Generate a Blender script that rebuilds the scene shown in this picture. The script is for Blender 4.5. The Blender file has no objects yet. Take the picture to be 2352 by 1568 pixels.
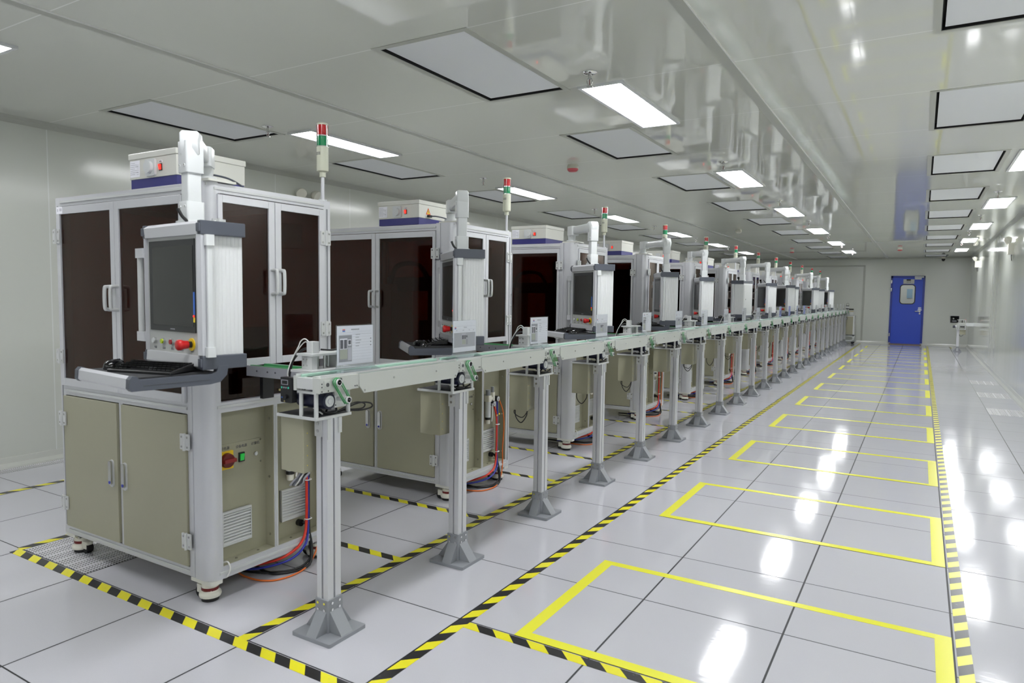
import bpy, bmesh, math, random
from mathutils import Vector, Matrix
random.seed(7)
PI = math.pi
SC = bpy.context.scene
COL = SC.collection
W, HT = 2352, 1568

# ------------------------------------------------------------------ materials
def srgb(r, g, b):
    f = lambda c: (c/12.92 if c <= .04045 else ((c+.055)/1.055)**2.4)
    return (f(r/255), f(g/255), f(b/255), 1)

def new_mat(name):
    m = bpy.data.materials.new(name); m.use_nodes = True
    return m, m.node_tree.nodes, m.node_tree.links, m.node_tree.nodes['Principled BSDF']

def mat(name, col, rough=.5, metal=0, emit=0, emit_col=None, noise=0, bump=0, spec=.5, coat=0):
    m, N, L, P = new_mat(name)
    P.inputs['Base Color'].default_value = col
    P.inputs['Roughness'].default_value = rough
    P.inputs['Metallic'].default_value = metal
    P.inputs['Specular IOR Level'].default_value = spec
    P.inputs['Coat Weight'].default_value = coat
    if emit:
        P.inputs['Emission Color'].default_value = emit_col or col
        P.inputs['Emission Strength'].default_value = emit
    if noise or bump:
        tc = N.new('ShaderNodeTexCoord'); nz = N.new('ShaderNodeTexNoise')
        nz.inputs['Scale'].default_value = 60; nz.inputs['Detail'].default_value = 4
        L.new(tc.outputs['Object'], nz.inputs['Vector'])
        if noise:
            mx = N.new('ShaderNodeMix'); mx.data_type = 'RGBA'
            mx.inputs[6].default_value = tuple(c*(1-noise) for c in col[:3])+(1,)
            mx.inputs[7].default_value = tuple(min(1, c*(1+noise)) for c in col[:3])+(1,)
            L.new(nz.outputs['Fac'], mx.inputs[0]); L.new(mx.outputs[2], P.inputs['Base Color'])
        if bump:
            b = N.new('ShaderNodeBump'); b.inputs['Strength'].default_value = bump; b.inputs['Distance'].default_value = .001
            L.new(nz.outputs['Fac'], b.inputs['Height']); L.new(b.outputs[0], P.inputs['Normal'])
    return m

class G:
    """tiny node-graph helper working on world position"""
    def __init__(s, m):
        s.N, s.L = m.node_tree.nodes, m.node_tree.links
        g = s.N.new('ShaderNodeNewGeometry'); sp = s.N.new('ShaderNodeSeparateXYZ')
        s.L.new(g.outputs['Position'], sp.inputs[0]); s.pos = g.outputs['Position']; s.nrm = g.outputs['Normal']
        s.x, s.y, s.z = sp.outputs
    def m(s, op, a, b=None, c=None):
        n = s.N.new('ShaderNodeMath'); n.operation = op
        for i, v in enumerate((a, b, c)):
            if v is None: continue
            if isinstance(v, (int, float)): n.inputs[i].default_value = v
            else: s.L.new(v, n.inputs[i])
        return n.outputs[0]
    def seam(s, c, pitch, off, w):
        # 1 on the seam line, 0 elsewhere
        u = s.m('SUBTRACT', c, off); u = s.m('DIVIDE', u, pitch)
        f = s.m('FRACT', s.m('ADD', u, .5)); d = s.m('ABSOLUTE', s.m('SUBTRACT', f, .5))
        return s.m('LESS_THAN', d, w/pitch/2)
    def cell(s, c, pitch, off):
        return s.m('FLOOR', s.m('DIVIDE', s.m('SUBTRACT', c, off), pitch))
    def mix(s, f, a, b):
        n = s.N.new('ShaderNodeMix'); n.data_type = 'RGBA'
        for i, v in ((0, f), (6, a), (7, b)):
            if isinstance(v, (int, float, tuple)): n.inputs[i].default_value = v
            else: s.L.new(v, n.inputs[i])
        return n.outputs[2]
    def noise(s, scale, detail=3, sx=1, sy=1, sz=1, w=None):
        mp = s.N.new('ShaderNodeMapping'); mp.inputs['Scale'].default_value = (sx, sy, sz)
        s.L.new(s.pos, mp.inputs[0]); nz = s.N.new('ShaderNodeTexNoise')
        nz.inputs['Scale'].default_value = scale; nz.inputs['Detail'].default_value = detail
        s.L.new(mp.outputs[0], nz.inputs['Vector']); return nz.outputs['Fac']
    def tilt(s, ca, cb, amount, extra=None):
        """per-panel normal tilt"""
        cb_ = s.N.new('ShaderNodeCombineXYZ'); s.L.new(ca, cb_.inputs[0]); s.L.new(cb, cb_.inputs[1])
        wn = s.N.new('ShaderNodeTexWhiteNoise'); wn.noise_dimensions = '3D'; s.L.new(cb_.outputs[0], wn.inputs['Vector'])
        v = s.N.new('ShaderNodeVectorMath'); v.operation = 'SUBTRACT'; s.L.new(wn.outputs['Color'], v.inputs[0]); v.inputs[1].default_value = (.5, .5, .5)
        sc = s.N.new('ShaderNodeVectorMath'); sc.operation = 'SCALE'; s.L.new(v.outputs[0], sc.inputs[0]); sc.inputs['Scale'].default_value = amount
        ad = s.N.new('ShaderNodeVectorMath'); ad.operation = 'ADD'; s.L.new(s.nrm, ad.inputs[0]); s.L.new(sc.outputs[0], ad.inputs[1])
        nn = s.N.new('ShaderNodeVectorMath'); nn.operation = 'NORMALIZE'; s.L.new(ad.outputs[0], nn.inputs[0])
        return nn.outputs[0], wn.outputs['Value']
    def bump(s, h, strength, dist, normal=None):
        b = s.N.new('ShaderNodeBump'); b.inputs['Strength'].default_value = strength; b.inputs['Distance'].default_value = dist
        s.L.new(h, b.inputs['Height'])
        if normal is not None: s.L.new(normal, b.inputs['Normal'])
        return b.outputs[0]

# floor: 600 mm raised-floor tiles
FLOOR, N_, L_, P_ = new_mat('raised floor tile'); g = G(FLOOR)
sx = g.seam(g.x, .6, 0, .0080); sy = g.seam(g.y, .6, 0, .0060); seam = g.m('MAXIMUM', sx, sy)
nrm, rnd = g.tilt(g.cell(g.x, .6, 0), g.cell(g.y, .6, 0), .005)
spk = g.noise(420, 2); big = g.noise(3, 2)
base = g.mix(spk, srgb(186, 186, 193), srgb(200, 200, 207))
base = g.mix(g.m('MULTIPLY', rnd, .12), base, srgb(180, 180, 187))
colr = g.mix(seam, base, srgb(24, 26, 32))
L_.new(colr, P_.inputs['Base Color'])
L_.new(g.m('ADD', g.m('MULTIPLY', big, .05), g.m('ADD', g.m('MULTIPLY', seam, .4), .06)), P_.inputs['Roughness'])
h = g.m('ADD', g.m('MULTIPLY', g.noise(4, 2, sx=.3, sy=1), .45), g.m('MULTIPLY', g.noise(20, 2, sx=.22, sy=1.3), .08)); h = g.m('ADD', h, g.m('MULTIPLY', g.noise(70, 2, sx=.12, sy=1), .06))
L_.new(g.bump(h, .35, .004, nrm), P_.inputs['Normal'])
P_.inputs['Specular IOR Level'].default_value = .5

def panel_mat(name, col, line, axis_u, pu, ou, axis_v, pv, ov, w, rough, tilt, wav=.2):
    M, N2, L2, P2 = new_mat(name); q = G(M)
    cu = getattr(q, axis_u); s1 = q.seam(cu, pu, ou, w)
    cv = getattr(q, axis_v)
    n2, r2 = q.tilt(q.cell(cu, pu, ou), q.cell(cv, pv, ov), tilt)
    c2 = q.mix(s1, col, line)
    L2.new(c2, P2.inputs['Base Color']); P2.inputs['Roughness'].default_value = rough
    hh = q.noise(1.6, 3, sx=.07, sy=1, sz=.05); L2.new(q.bump(hh, wav, .01, n2), P2.inputs['Normal'])
    P2.inputs['Specular IOR Level'].default_value = .6
    return M
WALLC = srgb(206, 209, 202)
CEIL = panel_mat('ceiling sandwich panel', srgb(215, 217, 209), srgb(240, 241, 237), 'y', 1.1175, .52, 'x', 2.66, -2.0, .007, .035, .004, .04)
WALL_LR = panel_mat('wall sandwich panel side', WALLC, srgb(222, 225, 222), 'y', 1.12, .52, 'z', 9, -1, .008, .16, .006)
WALL_R = panel_mat('wall sandwich panel right', WALLC, srgb(222, 225, 222), 'y', 1.12, .52, 'z', 9, -1, .008, .09, .005)
WALL_F = panel_mat('wall sandwich panel end', WALLC, srgb(205, 208, 202), 'x', .93, -.1, 'z', 9, -1, .008, .25, .006)
TRIMM = mat('pale trim', srgb(176, 178, 170), .3)
TRIML = mat('light trim edge', srgb(228, 229, 226), .3)
BASEM = mat('coved skirting', srgb(196, 198, 192), .22)

ALU = mat('anodised aluminium', srgb(204, 205, 210), .34, .3)
ALU_D = mat('aluminium groove', srgb(128, 130, 136), .45, .4)
ALU_W = mat('light painted aluminium', srgb(200, 202, 202), .42, .1)
STEEL = mat('polished steel', srgb(200, 200, 200), .2, 1)
CHROME = mat('chrome', srgb(225, 225, 225), .08, 1)
SLOT = mat('dark slot', srgb(70, 72, 76), .6)
BEIGE = mat('beige powder coat', srgb(158, 156, 135), .38, noise=.02, bump=.1)
BEIGE_L = mat('light beige paint', srgb(212, 212, 205), .28)
CREAM = mat('cream plastic', srgb(222, 220, 208), .35)
TOWERM = mat('tower beige plastic', srgb(196, 198, 180), .3)
WHITE = mat('white casting paint', srgb(208, 211, 212), .3)
RIBM = mat('white ribbed profile', srgb(215, 217, 218), .38)
NAVY = mat('navy blue paint', srgb(46, 46, 120), .35)
MOTOR = mat('dark navy motor', srgb(26, 29, 52), .35)
BLACK = mat('black plastic', srgb(22, 22, 24), .35)
BLACKG = mat('glossy black plastic', srgb(14, 14, 16), .12)
RUBBER = mat('black rubber', srgb(24, 24, 26), .7)
DGREY = mat('dark grey plastic', srgb(78, 82, 92), .38)
MGREY = mat('grey painted casting', srgb(138, 141, 146), .45)
TRAYF = mat('dark tray mat', srgb(44, 45, 48), .6)
SCREEN = mat('dark monitor glass', srgb(34, 36, 36), .22)
SCREENB = mat('monitor bezel', srgb(36, 37, 40), .4)
PANELG = mat('control panel grey', srgb(184, 186, 184), .4)
RED = mat('red plastic', srgb(196, 32, 34), .3)
REDL = mat('red lens', srgb(176, 18, 26), .15, coat=.5)
GREENL = mat('green lens', srgb(0, 128, 78), .15, coat=.5)
YEL = mat('yellow plastic', srgb(240, 200, 20), .35)
YGRN = mat('yellow green lens', srgb(190, 214, 30), .25)
GRN = mat('green button', srgb(20, 130, 84), .25)
REDB = mat('red button', srgb(170, 40, 50), .25)
GBELT = mat('green round belt', srgb(62, 150, 88), .4)
BELTG = mat('green flat belt', srgb(166, 204, 186), .45)
CONVW = mat('light grey conveyor paint', srgb(190, 193, 189), .35)
DRED = mat('dark red knob', srgb(104, 18, 20), .35)
BLUEH = mat('blue hose', srgb(42, 52, 160), .35)
REDH = mat('red hose', srgb(214, 52, 32), .35)
ORNH = mat('orange cable', srgb(224, 112, 40), .4)
BLKH = mat('black cable', srgb(20, 20, 22), .4)
WHTH = mat('white tube', srgb(225, 225, 222), .35)
PAPER = mat('white paper', srgb(240, 240, 248), .55)
INKG = mat('grey print', srgb(150, 150, 158), .6)
INKD = mat('dark print', srgb(84, 84, 94), .6)
INKL = mat('light print line', srgb(186, 186, 196), .6)
INKB = mat('blue print', srgb(92, 130, 205), .6)
INKR = mat('red print', srgb(226, 110, 104), .6)
INKBG = mat('beige print', srgb(168, 172, 160), .6)
BLUED = mat('blue door paint', srgb(44, 78, 200), .35)
BLUEDD = mat('blue door frame paint', srgb(34, 54, 152), .35)
HEPAM = mat('filter diffuser', srgb(234, 236, 240), .6, bump=.3)
LAMPF = mat('lamp frame', srgb(214, 216, 218), .35)
LAMP = mat('lamp diffuser', (1, 1, 1, 1), .5, emit=16, emit_col=(.975, .985, 1, 1))
INTER = mat('interior grey paint', srgb(150, 146, 138), .5)
REDLED = mat('lit red switch', srgb(220, 30, 24), .3, emit=1.6, emit_col=srgb(235, 35, 25))
GRNLED = mat('lit green switch', srgb(30, 170, 60), .3, emit=.12, emit_col=srgb(40, 210, 80))
STICKY = mat('yellow sticker', srgb(240, 214, 60), .5)
STICKB = mat('blue sticker', srgb(60, 110, 200), .5)
BRASS = mat('brass screw', srgb(190, 178, 130), .3, .8)

def glass_tint(name, tint, gl_col, rough, mixf):
    m, N, L, P = new_mat(name); N.remove(P); out = N['Material Output']
    t = N.new('ShaderNodeBsdfTransparent'); t.inputs[0].default_value = tint
    gl = N.new('ShaderNodeBsdfGlossy'); gl.inputs['Color'].default_value = gl_col; gl.inputs['Roughness'].default_value = rough
    # Schlick reflectance from the facing angle, the same for both sides of the sheet
    lw = N.new('ShaderNodeLayerWeight'); lw.inputs['Blend'].default_value = .5
    pw = N.new('ShaderNodeMath'); pw.operation = 'POWER'; L.new(lw.outputs['Facing'], pw.inputs[0]); pw.inputs[1].default_value = 5
    ma = N.new('ShaderNodeMath'); ma.operation = 'MULTIPLY_ADD'; L.new(pw.outputs[0], ma.inputs[0]); ma.inputs[1].default_value = 1-mixf; ma.inputs[2].default_value = mixf
    mx = N.new('ShaderNodeMixShader'); L.new(ma.outputs[0], mx.inputs[0]); L.new(t.outputs[0], mx.inputs[1]); L.new(gl.outputs[0], mx.inputs[2])
    L.new(mx.outputs[0], out.inputs['Surface']); return m
PANE = glass_tint('dark brown acrylic pane', (.36, .15, .075, 1), (1, .90, .86, 1), .05, .034)
ACRYL = glass_tint('clear acrylic', (.97, .98, .99, 1), (1, 1, 1, 1), .08, .05)
ACRYLB = glass_tint('acrylic foot', (.86, .90, .93, 1), (1, 1, 1, 1), .12, .22)
GLASS = glass_tint('clear glass', (.92, .94, .93, 1), (1, 1, 1, 1), .02, .04)

def stripes(name, expr):
    m, N, L, P = new_mat(name); q = G(m)
    t = q.m('ADD', q.x, q.y) if expr == '+' else q.m('SUBTRACT', q.y, q.x)
    f = q.m('LESS_THAN', q.m('FRACT', q.m('DIVIDE', t, .16)), .5)
    wear = q.m('GREATER_THAN', q.noise(26, 4), .70)
    c = q.mix(f, srgb(34, 34, 36), srgb(232, 224, 40))
    c = q.mix(q.m('MULTIPLY', wear, .25), c, srgb(150, 150, 140))
    L.new(c, P.inputs['Base Color']); P.inputs['Roughness'].default_value = .28
    return m
HAZ_Y = stripes('hazard tape lengthwise', '-')
HAZ_X = stripes('hazard tape crosswise', '+')
YTAPE = mat('yellow marking tape', srgb(232, 230, 60), .25)
PERF, N3, L3, P3 = new_mat('perforated tile'); q = G(PERF)
hx = q.m('LESS_THAN', q.m('ABSOLUTE', q.m('SUBTRACT', q.m('FRACT', q.m('DIVIDE', q.x, .020)), .5)), .30)
hy = q.m('LESS_THAN', q.m('ABSOLUTE', q.m('SUBTRACT', q.m('FRACT', q.m('DIVIDE', q.y, .014)), .5)), .20)
grp = q.m('GREATER_THAN', q.m('FRACT', q.m('DIVIDE', q.x, .1)), .2)
hole = q.m('MULTIPLY', q.m('MULTIPLY', hx, hy), grp)
L3.new(q.mix(hole, srgb(192, 192, 196), srgb(66, 66, 70)), P3.inputs['Base Color']); P3.inputs['Roughness'].default_value = .25

# ------------------------------------------------------------------ mesh builder
class MB:
    def __init__(s): s.v = []; s.f = []; s.mi = []; s.sm = []; s.mats = []
    def _m(s, m):
        if m not in s.mats: s.mats.append(m)
        return s.mats.index(m)
    def add(s, vs, fs, m, smooth=False, M=None):
        o = len(s.v); k = s._m(m)
        s.v += [tuple(M @ Vector(v)) if M else tuple(v) for v in vs]
        for f in fs: s.f.append(tuple(i+o for i in f)); s.mi.append(k); s.sm.append(smooth)
        return s
    def box(s, x0, x1, y0, y1, z0, z1, m, M=None):
        vs = [(x, y, z) for x in (x0, x1) for y in (y0, y1) for z in (z0, z1)]
        return s.add(vs, [(0, 1, 3, 2), (4, 6, 7, 5), (0, 4, 5, 1), (2, 3, 7, 6), (0, 2, 6, 4), (1, 5, 7, 3)], m, M=M)
    def prism(s, pts, axis, a, b, m, M=None, smooth=False):
        """pts polygon in the two other axes (order of xyz), extruded from a to b along axis"""
        n = len(pts)
        def mk(p, t):
            return {'x': (t, p[0], p[1]), 'y': (p[0], t, p[1]), 'z': (p[0], p[1], t)}[axis]
        vs = [mk(p, a) for p in pts]+[mk(p, b) for p in pts]
        s.add(vs, [tuple(range(n))[::-1], tuple(range(n, 2*n))], m, M=M)
        o = len(s.v)-2*n; k = s._m(m)
        for i in range(n):
            j = (i+1) % n; s.f.append((o+i, o+j, o+n+j, o+n+i)); s.mi.append(k); s.sm.append(smooth)
        return s
    def rbox(s, x0, x1, y0, y1, z0, z1, r, m, axis='z', seg=4, M=None):
        """box with the four edges along axis rounded"""
        R = {'x': (y0, y1, z0, z1), 'y': (x0, x1, z0, z1), 'z': (x0, x1, y0, y1)}[axis]
        pts = rrect(*R, r, seg); a, b = {'x': (x0, x1), 'y': (y0, y1), 'z': (z0, z1)}[axis]
        return s.prism(pts, axis, a, b, m, M, smooth=False)
    def cyl(s, c, r, a, b, axis, m, n=20, M=None, r2=None):
        r2 = r if r2 is None else r2
        P = lambda rr, t, i: {'x': (t, c[0]+rr*math.cos(i), c[1]+rr*math.sin(i)), 'y': (c[0]+rr*math.cos(i), t, c[1]+rr*math.sin(i)), 'z': (c[0]+rr*math.cos(i), c[1]+rr*math.sin(i), t)}[axis]
        A = [2*PI*i/n for i in range(n)]
        vs = [P(r, a, i) for i in A]+[P(r2, b, i) for i in A]
        s.add(vs, [tuple(range(n))[::-1], tuple(range(n, 2*n))], m, M=M)
        o = len(s.v)-2*n; k = s._m(m)
        for i in range(n):
            j = (i+1) % n; s.f.append((o+i, o+j, o+n+j, o+n+i)); s.mi.append(k); s.sm.append(True)
        return s
    def lathe(s, c, prof, m, n=24, axis='z', M=None):
        """prof: list of (r, t)"""
        vs = []; fs = []
        for r, t in prof:
            for i in range(n):
                a = 2*PI*i/n; u, v = c[0]+r*math.cos(a), c[1]+r*math.sin(a)
                vs.append({'x': (t, u, v), 'y': (u, t, v), 'z': (u, v, t)}[axis])
        for k in range(len(prof)-1):
            for i in range(n):
                j = (i+1) % n; fs.append((k*n+i, k*n+j, (k+1)*n+j, (k+1)*n+i))
        s.add(vs, fs, m, True, M)
        e = len(prof)-1
        o = len(s.v)-len(vs); q = s._m(m)
        s.f.append(tuple(o+i for i in range(n))[::-1]); s.mi.append(q); s.sm.append(False)
        s.f.append(tuple(o+e*n+i for i in range(n))); s.mi.append(q); s.sm.append(False)
        return s
    def tube(s, pts, r, m, n=8, closed=False, smooth=True):
        pts = [Vector(p) for p in pts]
        if smooth and len(pts) > 2: pts = catmull(pts, 5, closed)
        N = len(pts); rings = []; up = None
        for i, p in enumerate(pts):
            if closed: t = (pts[(i+1) % N]-pts[i-1])
            else: t = pts[min(i+1, N-1)]-pts[max(i-1, 0)]
            t.normalize()
            if up is None: up = t.orthogonal().normalized()
            up = (up-t*up.dot(t)).normalized(); w = t.cross(up)
            rings.append([p+up*r*math.cos(2*PI*k/n)+w*r*math.sin(2*PI*k/n) for k in range(n)])
        vs = [v for R in rings for v in R]; fs = []
        for i in range(N if closed else N-1):
            j = (i+1) % N
            for k in range(n): l = (k+1) % n; fs.append((i*n+k, i*n+l, j*n+l, j*n+k))
        if not closed: fs += [tuple(range(n))[::-1], tuple((N-1)*n+k for k in range(n))]
        return s.add(vs, fs, m, True)
    def build(s, name, parent=None, bevel=0):
        me = bpy.data.meshes.new(name); me.from_pydata(s.v, [], s.f)
        for m in s.mats: me.materials.append(m)
        me.polygons.foreach_set('material_index', s.mi); me.polygons.foreach_set('use_smooth', s.sm); me.update()
        bm = bmesh.new(); bm.from_mesh(me); bmesh.ops.recalc_face_normals(bm, faces=bm.faces[:])
        if bevel:
            ed = [e for e in bm.edges if len(e.link_faces) == 2 and e.calc_face_angle(0) > .9]
            bmesh.ops.bevel(bm, geom=ed, offset=bevel, segments=2, profile=.6, affect='EDGES', clamp_overlap=True)
        bm.to_mesh(me); bm.free()
        if any(s.sm):
            try: me.set_sharp_from_angle(angle=.8)
            except Exception: pass
        o = bpy.data.objects.new(name, me); COL.objects.link(o)
        if parent: o.parent = parent
        return o

def rrect(x0, x1, y0, y1, r, seg=4):
    pts = []
    for cx, cy, a0 in ((x1-r, y1-r, 0), (x0+r, y1-r, 90), (x0+r, y0+r, 180), (x1-r, y0+r, 270)):
        for k in range(seg+1):
            a = math.radians(a0+90*k/seg); pts.append((cx+r*math.cos(a), cy+r*math.sin(a)))
    return pts
def catmull(P, n, closed):
    N = len(P); out = []
    rng = range(N) if closed else range(N-1)
    for i in rng:
        g_ = (lambda k: P[k % N]) if closed else (lambda k: P[max(0, min(N-1, k))])
        p0, p1, p2, p3 = g_(i-1), g_(i), g_(i+1), g_(i+2)
        for k in range(n):
            t = k/n; out.append(.5*((2*p1)+(p2-p0)*t+(2*p0-5*p1+4*p2-p3)*t*t+(3*p1-3*p2+p3-p0)*t**3))
    if not closed: out.append(P[-1])
    return out
def text_mesh(body, size, m, depth=.0004):
    c = bpy.data.curves.new('lettering', 'FONT'); c.body = body; c.size = size; c.align_x = 'CENTER'; c.align_y = 'CENTER'; c.extrude = depth
    o = bpy.data.objects.new('lettering', c); COL.objects.link(o)
    bpy.context.view_layer.update()
    me = bpy.data.meshes.new_from_object(o.evaluated_get(bpy.context.evaluated_depsgraph_get()))
    bpy.data.objects.remove(o); me.materials.clear(); me.materials.append(m)
    return me
def text_obj(name, body, size, m, parent, M, depth=.0004):
    o = bpy.data.objects.new(name, text_mesh(body, size, m, depth)); COL.objects.link(o); o.parent = parent; o.matrix_basis = M
    return o
FACE_X = Matrix(((0, 0, 1, 0), (1, 0, 0, 0), (0, 1, 0, 0), (0, 0, 0, 1)))     # text x->+Y, y->+Z, normal +X
FACE_MY = Matrix(((1, 0, 0, 0), (0, 0, -1, 0), (0, 1, 0, 0), (0, 0, 0, 1)))   # text x->+X, y->+Z, normal -Y

def tag(o, label=None, cat=None, group=None, kind=None):
    if label: o['label'] = label
    if cat: o['category'] = cat
    if group: o['group'] = group
    if kind: o['kind'] = kind
    return o
def empty(name, loc=(0, 0, 0), rz=0):
    o = bpy.data.objects.new(name, None); o.empty_display_size = .1; COL.objects.link(o)
    o.location = loc; o.rotation_euler = (0, 0, rz); return o
def copy_tree(o, parent=None):
    c = o.copy(); COL.objects.link(c); c.parent = parent
    for ch in list(o.children): copy_tree(ch, c)
    return c
def struct(o): o['kind'] = 'structure'; return o
ORD = ['first', 'second', 'third', 'fourth', 'fifth', 'sixth', 'seventh', 'eighth', 'ninth', 'tenth', 'eleventh', 'twelfth', 'thirteenth', 'fourteenth', 'fifteenth',
       'sixteenth', 'seventeenth', 'eighteenth', 'nineteenth', 'twentieth', 'twenty-first', 'twenty-second', 'twenty-third', 'twenty-fourth', 'twenty-fifth']

# ------------------------------------------------------------------ room
XL, XR, YF, YB, ZC = -4.38, 2.86, 22.2, -7.0, 2.685
struct(MB().box(XL-.1, XR+.1, YB-.1, YF+.1, -.08, 0, FLOOR).build('floor'))
struct(MB().box(XL-.12, XL, YB-.1, YF+.1, 0, ZC+.1, WALL_LR).build('wall_left'))
struct(MB().box(XR, XR+.12, YB-.1, YF+.1, 0, ZC+.1, WALL_R).build('wall_right'))
struct(MB().box(XL, XR, YB-.12, YB, 0, ZC+.1, WALL_F).build('wall_back'))
DX0, DX1, DZ = .80, 1.675, 2.11
w = MB(); w.box(XL, DX0, YF, YF+.06, 0, ZC+.1, WALL_F); w.box(DX1, 2.38, YF, YF+.06, 0, ZC+.1, WALL_F)
w.box(DX0, DX1, YF, YF+.06, DZ, ZC+.1, WALL_F)
# hatch opening at x 2.38..2.62, z .72...93
w.box(2.38, 2.62, YF, YF+.06, 0, .72, WALL_F); w.box(2.38, 2.62, YF, YF+.06, .93, ZC+.1, WALL_F); w.box(2.62, XR, YF, YF+.06, 0, ZC+.1, WALL_F)
struct(w.build('wall_far'))
# ceiling with openings for the filter diffusers
HP, HL = 2.235, 1.10
HX = [(-3.575, -3.015), (-.935, -.385), (1.65, 2.2)]
HK = [range(-3, 10), range(-3, 10), range(-3, 10)]
hy0 = lambda c, k: (.545 if c < 2 else .56)+HP*k
w = MB(); xs = [XL-.1]
for a, b in HX: xs += [a, b]
xs.append(XR+.1)
for i in range(0, len(xs), 2): w.box(xs[i], xs[i+1], YB-.1, YF+.1, ZC, ZC+.1, CEIL)
for c, (a, b) in enumerate(HX):
    y = YB-.1
    for k in HK[c]:
        w.box(a, b, y, hy0(c, k), ZC, ZC+.1, CEIL); y = hy0(c, k)+HL
    w.box(a, b, y, YF+.1, ZC, ZC+.1, CEIL)
struct(w.build('ceiling'))
# long ceiling joints
for i, x in enumerate((-2.0, .64)):
    b = MB(); b.box(x-.03, x+.03, YB, YF, ZC-.006, ZC, TRIMM); b.box(x+.03, x+.036, YB, YF, ZC-.007, ZC, TRIML)
    struct(b.build('trim_%d' % (i+1)))
# cornices
def cove(name, x, sgn, z, dz, m):
    pts = [(x, z), (x+sgn*.05, z), (x+sgn*.02, z+dz*.02), (x, z+dz*.05)]
    struct(MB().prism(pts, 'y', YB, YF, m).build(name))
cove('trim_3', XL, 1, ZC, -1, TRIMM); cove('trim_4', XR, -1, ZC, -1, TRIMM)
for nm, x, sg in (('baseboard_left', XL, 1), ('baseboard_right', XR, -1)):
    b = MB(); b.prism([(x, 0), (x+sg*.055, 0), (x+sg*.05, .012), (x+sg*.02, .035), (x+sg*.006, .075), (x, .078)], 'y', YB, YF, BASEM); struct(b.build(nm))
b = MB()
for a, c in ((XL, DX0-.03), (DX1+.03, XR)): b.prism([(YF, 0), (YF-.055, 0), (YF-.05, .012), (YF-.02, .035), (YF-.006, .075), (YF, .078)], 'x', a, c, BASEM)
struct(b.build('baseboard_far'))
b = MB(); b.box(XL, .03, YF-.02, YF, 2.43, 2.47, TRIMM); struct(b.build('trim_5'))
b = MB(); b.box(.0, .055, YF-.02, YF, 0.078, 2.47, TRIMM); struct(b.build('trim_6'))
b = MB(); b.box(XL, XR, YF-.03, YF, ZC-.03, ZC, TRIMM); struct(b.build('trim_7'))

# corridor behind the door
b = MB(); b.box(.2, 2.3, YF+1.6, YF+1.7, -.05, 2.7, BEIGE_L); b.box(.1, .2, YF+.06, YF+1.7, -.05, 2.7, BEIGE_L); b.box(2.3, 2.4, YF+.06, YF+1.7, -.05, 2.7, BEIGE_L)
b.box(.1, 2.4, YF+.06, YF+1.7, 2.7, 2.75, BEIGE_L); b.box(.1, 2.4, YF+.1, YF+1.7, -.08, -.03, FLOOR); struct(b.build('wall_corridor'))
b = MB(); b.box(.8, 1.6, YF+.5, YF+.9, 2.68, 2.7, mat('corridor fill glow', (1, 1, 1, 1), .5, emit=5, emit_col=(1, 1, 1, 1))); tag(b.build('corridor_fill_panel'), 'added glowing panel that brightens the corridor behind the blue door', 'ceiling lamp')  # glowing panel added so the corridor behind the door is not black
b = MB(); b.box(1.20, 1.36, YF+1.585, YF+1.6, 1.45, 1.75, mat('pale blue poster', srgb(150, 182, 205), .5)); tag(b.build('wall_poster'), 'pale blue poster on the corridor wall seen through the door window', 'poster')

# door
d = struct(empty('door_1', (0, YF, 0)))
b = MB(); b.box(DX0-.02, DX0+.035, -.03, .05, 0.06, DZ+.02, BLUEDD); b.box(DX1-.035, DX1+.02, -.03, .05, 0.06, DZ+.02, BLUEDD); b.box(DX0-.02, DX1+.02, -.03, .05, DZ-.04, DZ+.02, BLUEDD)
b.box(DX0+.0, DX1-.0, -.02, .05, 0, .03, mat('door sill', srgb(120, 100, 84), .5)); b.build('door_frame', d)
wx0, wx1, wz0, wz1 = 1.055, 1.43, 1.28, 1.845
def ring_face(mb, ox0, ox1, oz0, oz1, ix0, ix1, iz0, iz1, r, y, m, seg=6):
    inner = rrect(ix0, ix1, iz0, iz1, r, seg)  # ccw from right-top corner
    n = len(inner); out = []
    for k, c in enumerate(((ox1, oz1), (ox0, oz1), (ox0, oz0), (ox1, oz0))): out.append(c)
    vs = [(p[0], y, p[1]) for p in inner]+[(p[0], y, p[1]) for p in out]; fs = []
    for c in range(4):
        s0 = c*(seg+1)
        for k in range(seg): fs.append((n+c, s0+k, s0+k+1))
        fs.append((n+c, s0+seg, (s0+seg+1) % n, n+(c+1) % 4))
    mb.add(vs, fs, m)
b = MB(); ring_face(b, DX0+.035, DX1-.035, .03, DZ-.04, wx0, wx1, wz0, wz1, .08, -.012, BLUED); ring_face(b, DX0+.035, DX1-.035, .03, DZ-.04, wx0, wx1, wz0, wz1, .08, .03, BLUED)
inn = rrect(wx0, wx1, wz0, wz1, .08, 6); n = len(inn)
b.add([(p[0], -.012, p[1]) for p in inn]+[(p[0], .03, p[1]) for p in inn], [(i, (i+1) % n, n+(i+1) % n, n+i) for i in range(n)], BLACK)
leaf = b.build('door_leaf', d)
b = MB(); o_ = rrect(wx0-.025, wx1+.025, wz0-.025, wz1+.025, .1, 6)
vs = [(p[0], -.02, p[1]) for p in inn]+[(p[0], -.02, p[1]) for p in o_]+[(p[0], -.011, p[1]) for p in o_]
b.add(vs, [(i, (i+1) % n, n+(i+1) % n, n+i) for i in range(n)]+[(n+i, n+(i+1) % n, 2*n+(i+1) % n, 2*n+i) for i in range(n)], BLACK); b.build('window_gasket', d)
b = MB(); b.prism(inn, 'y', .004, .008, GLASS); b.build('window_pane', d)
b = MB(); b.box(1.115, 1.41, -.018, -.012, 1.885, 2.025, PANELG); b.box(1.20, 1.315, -.02, -.018, 1.98, 2.025, BLACK)
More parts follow.
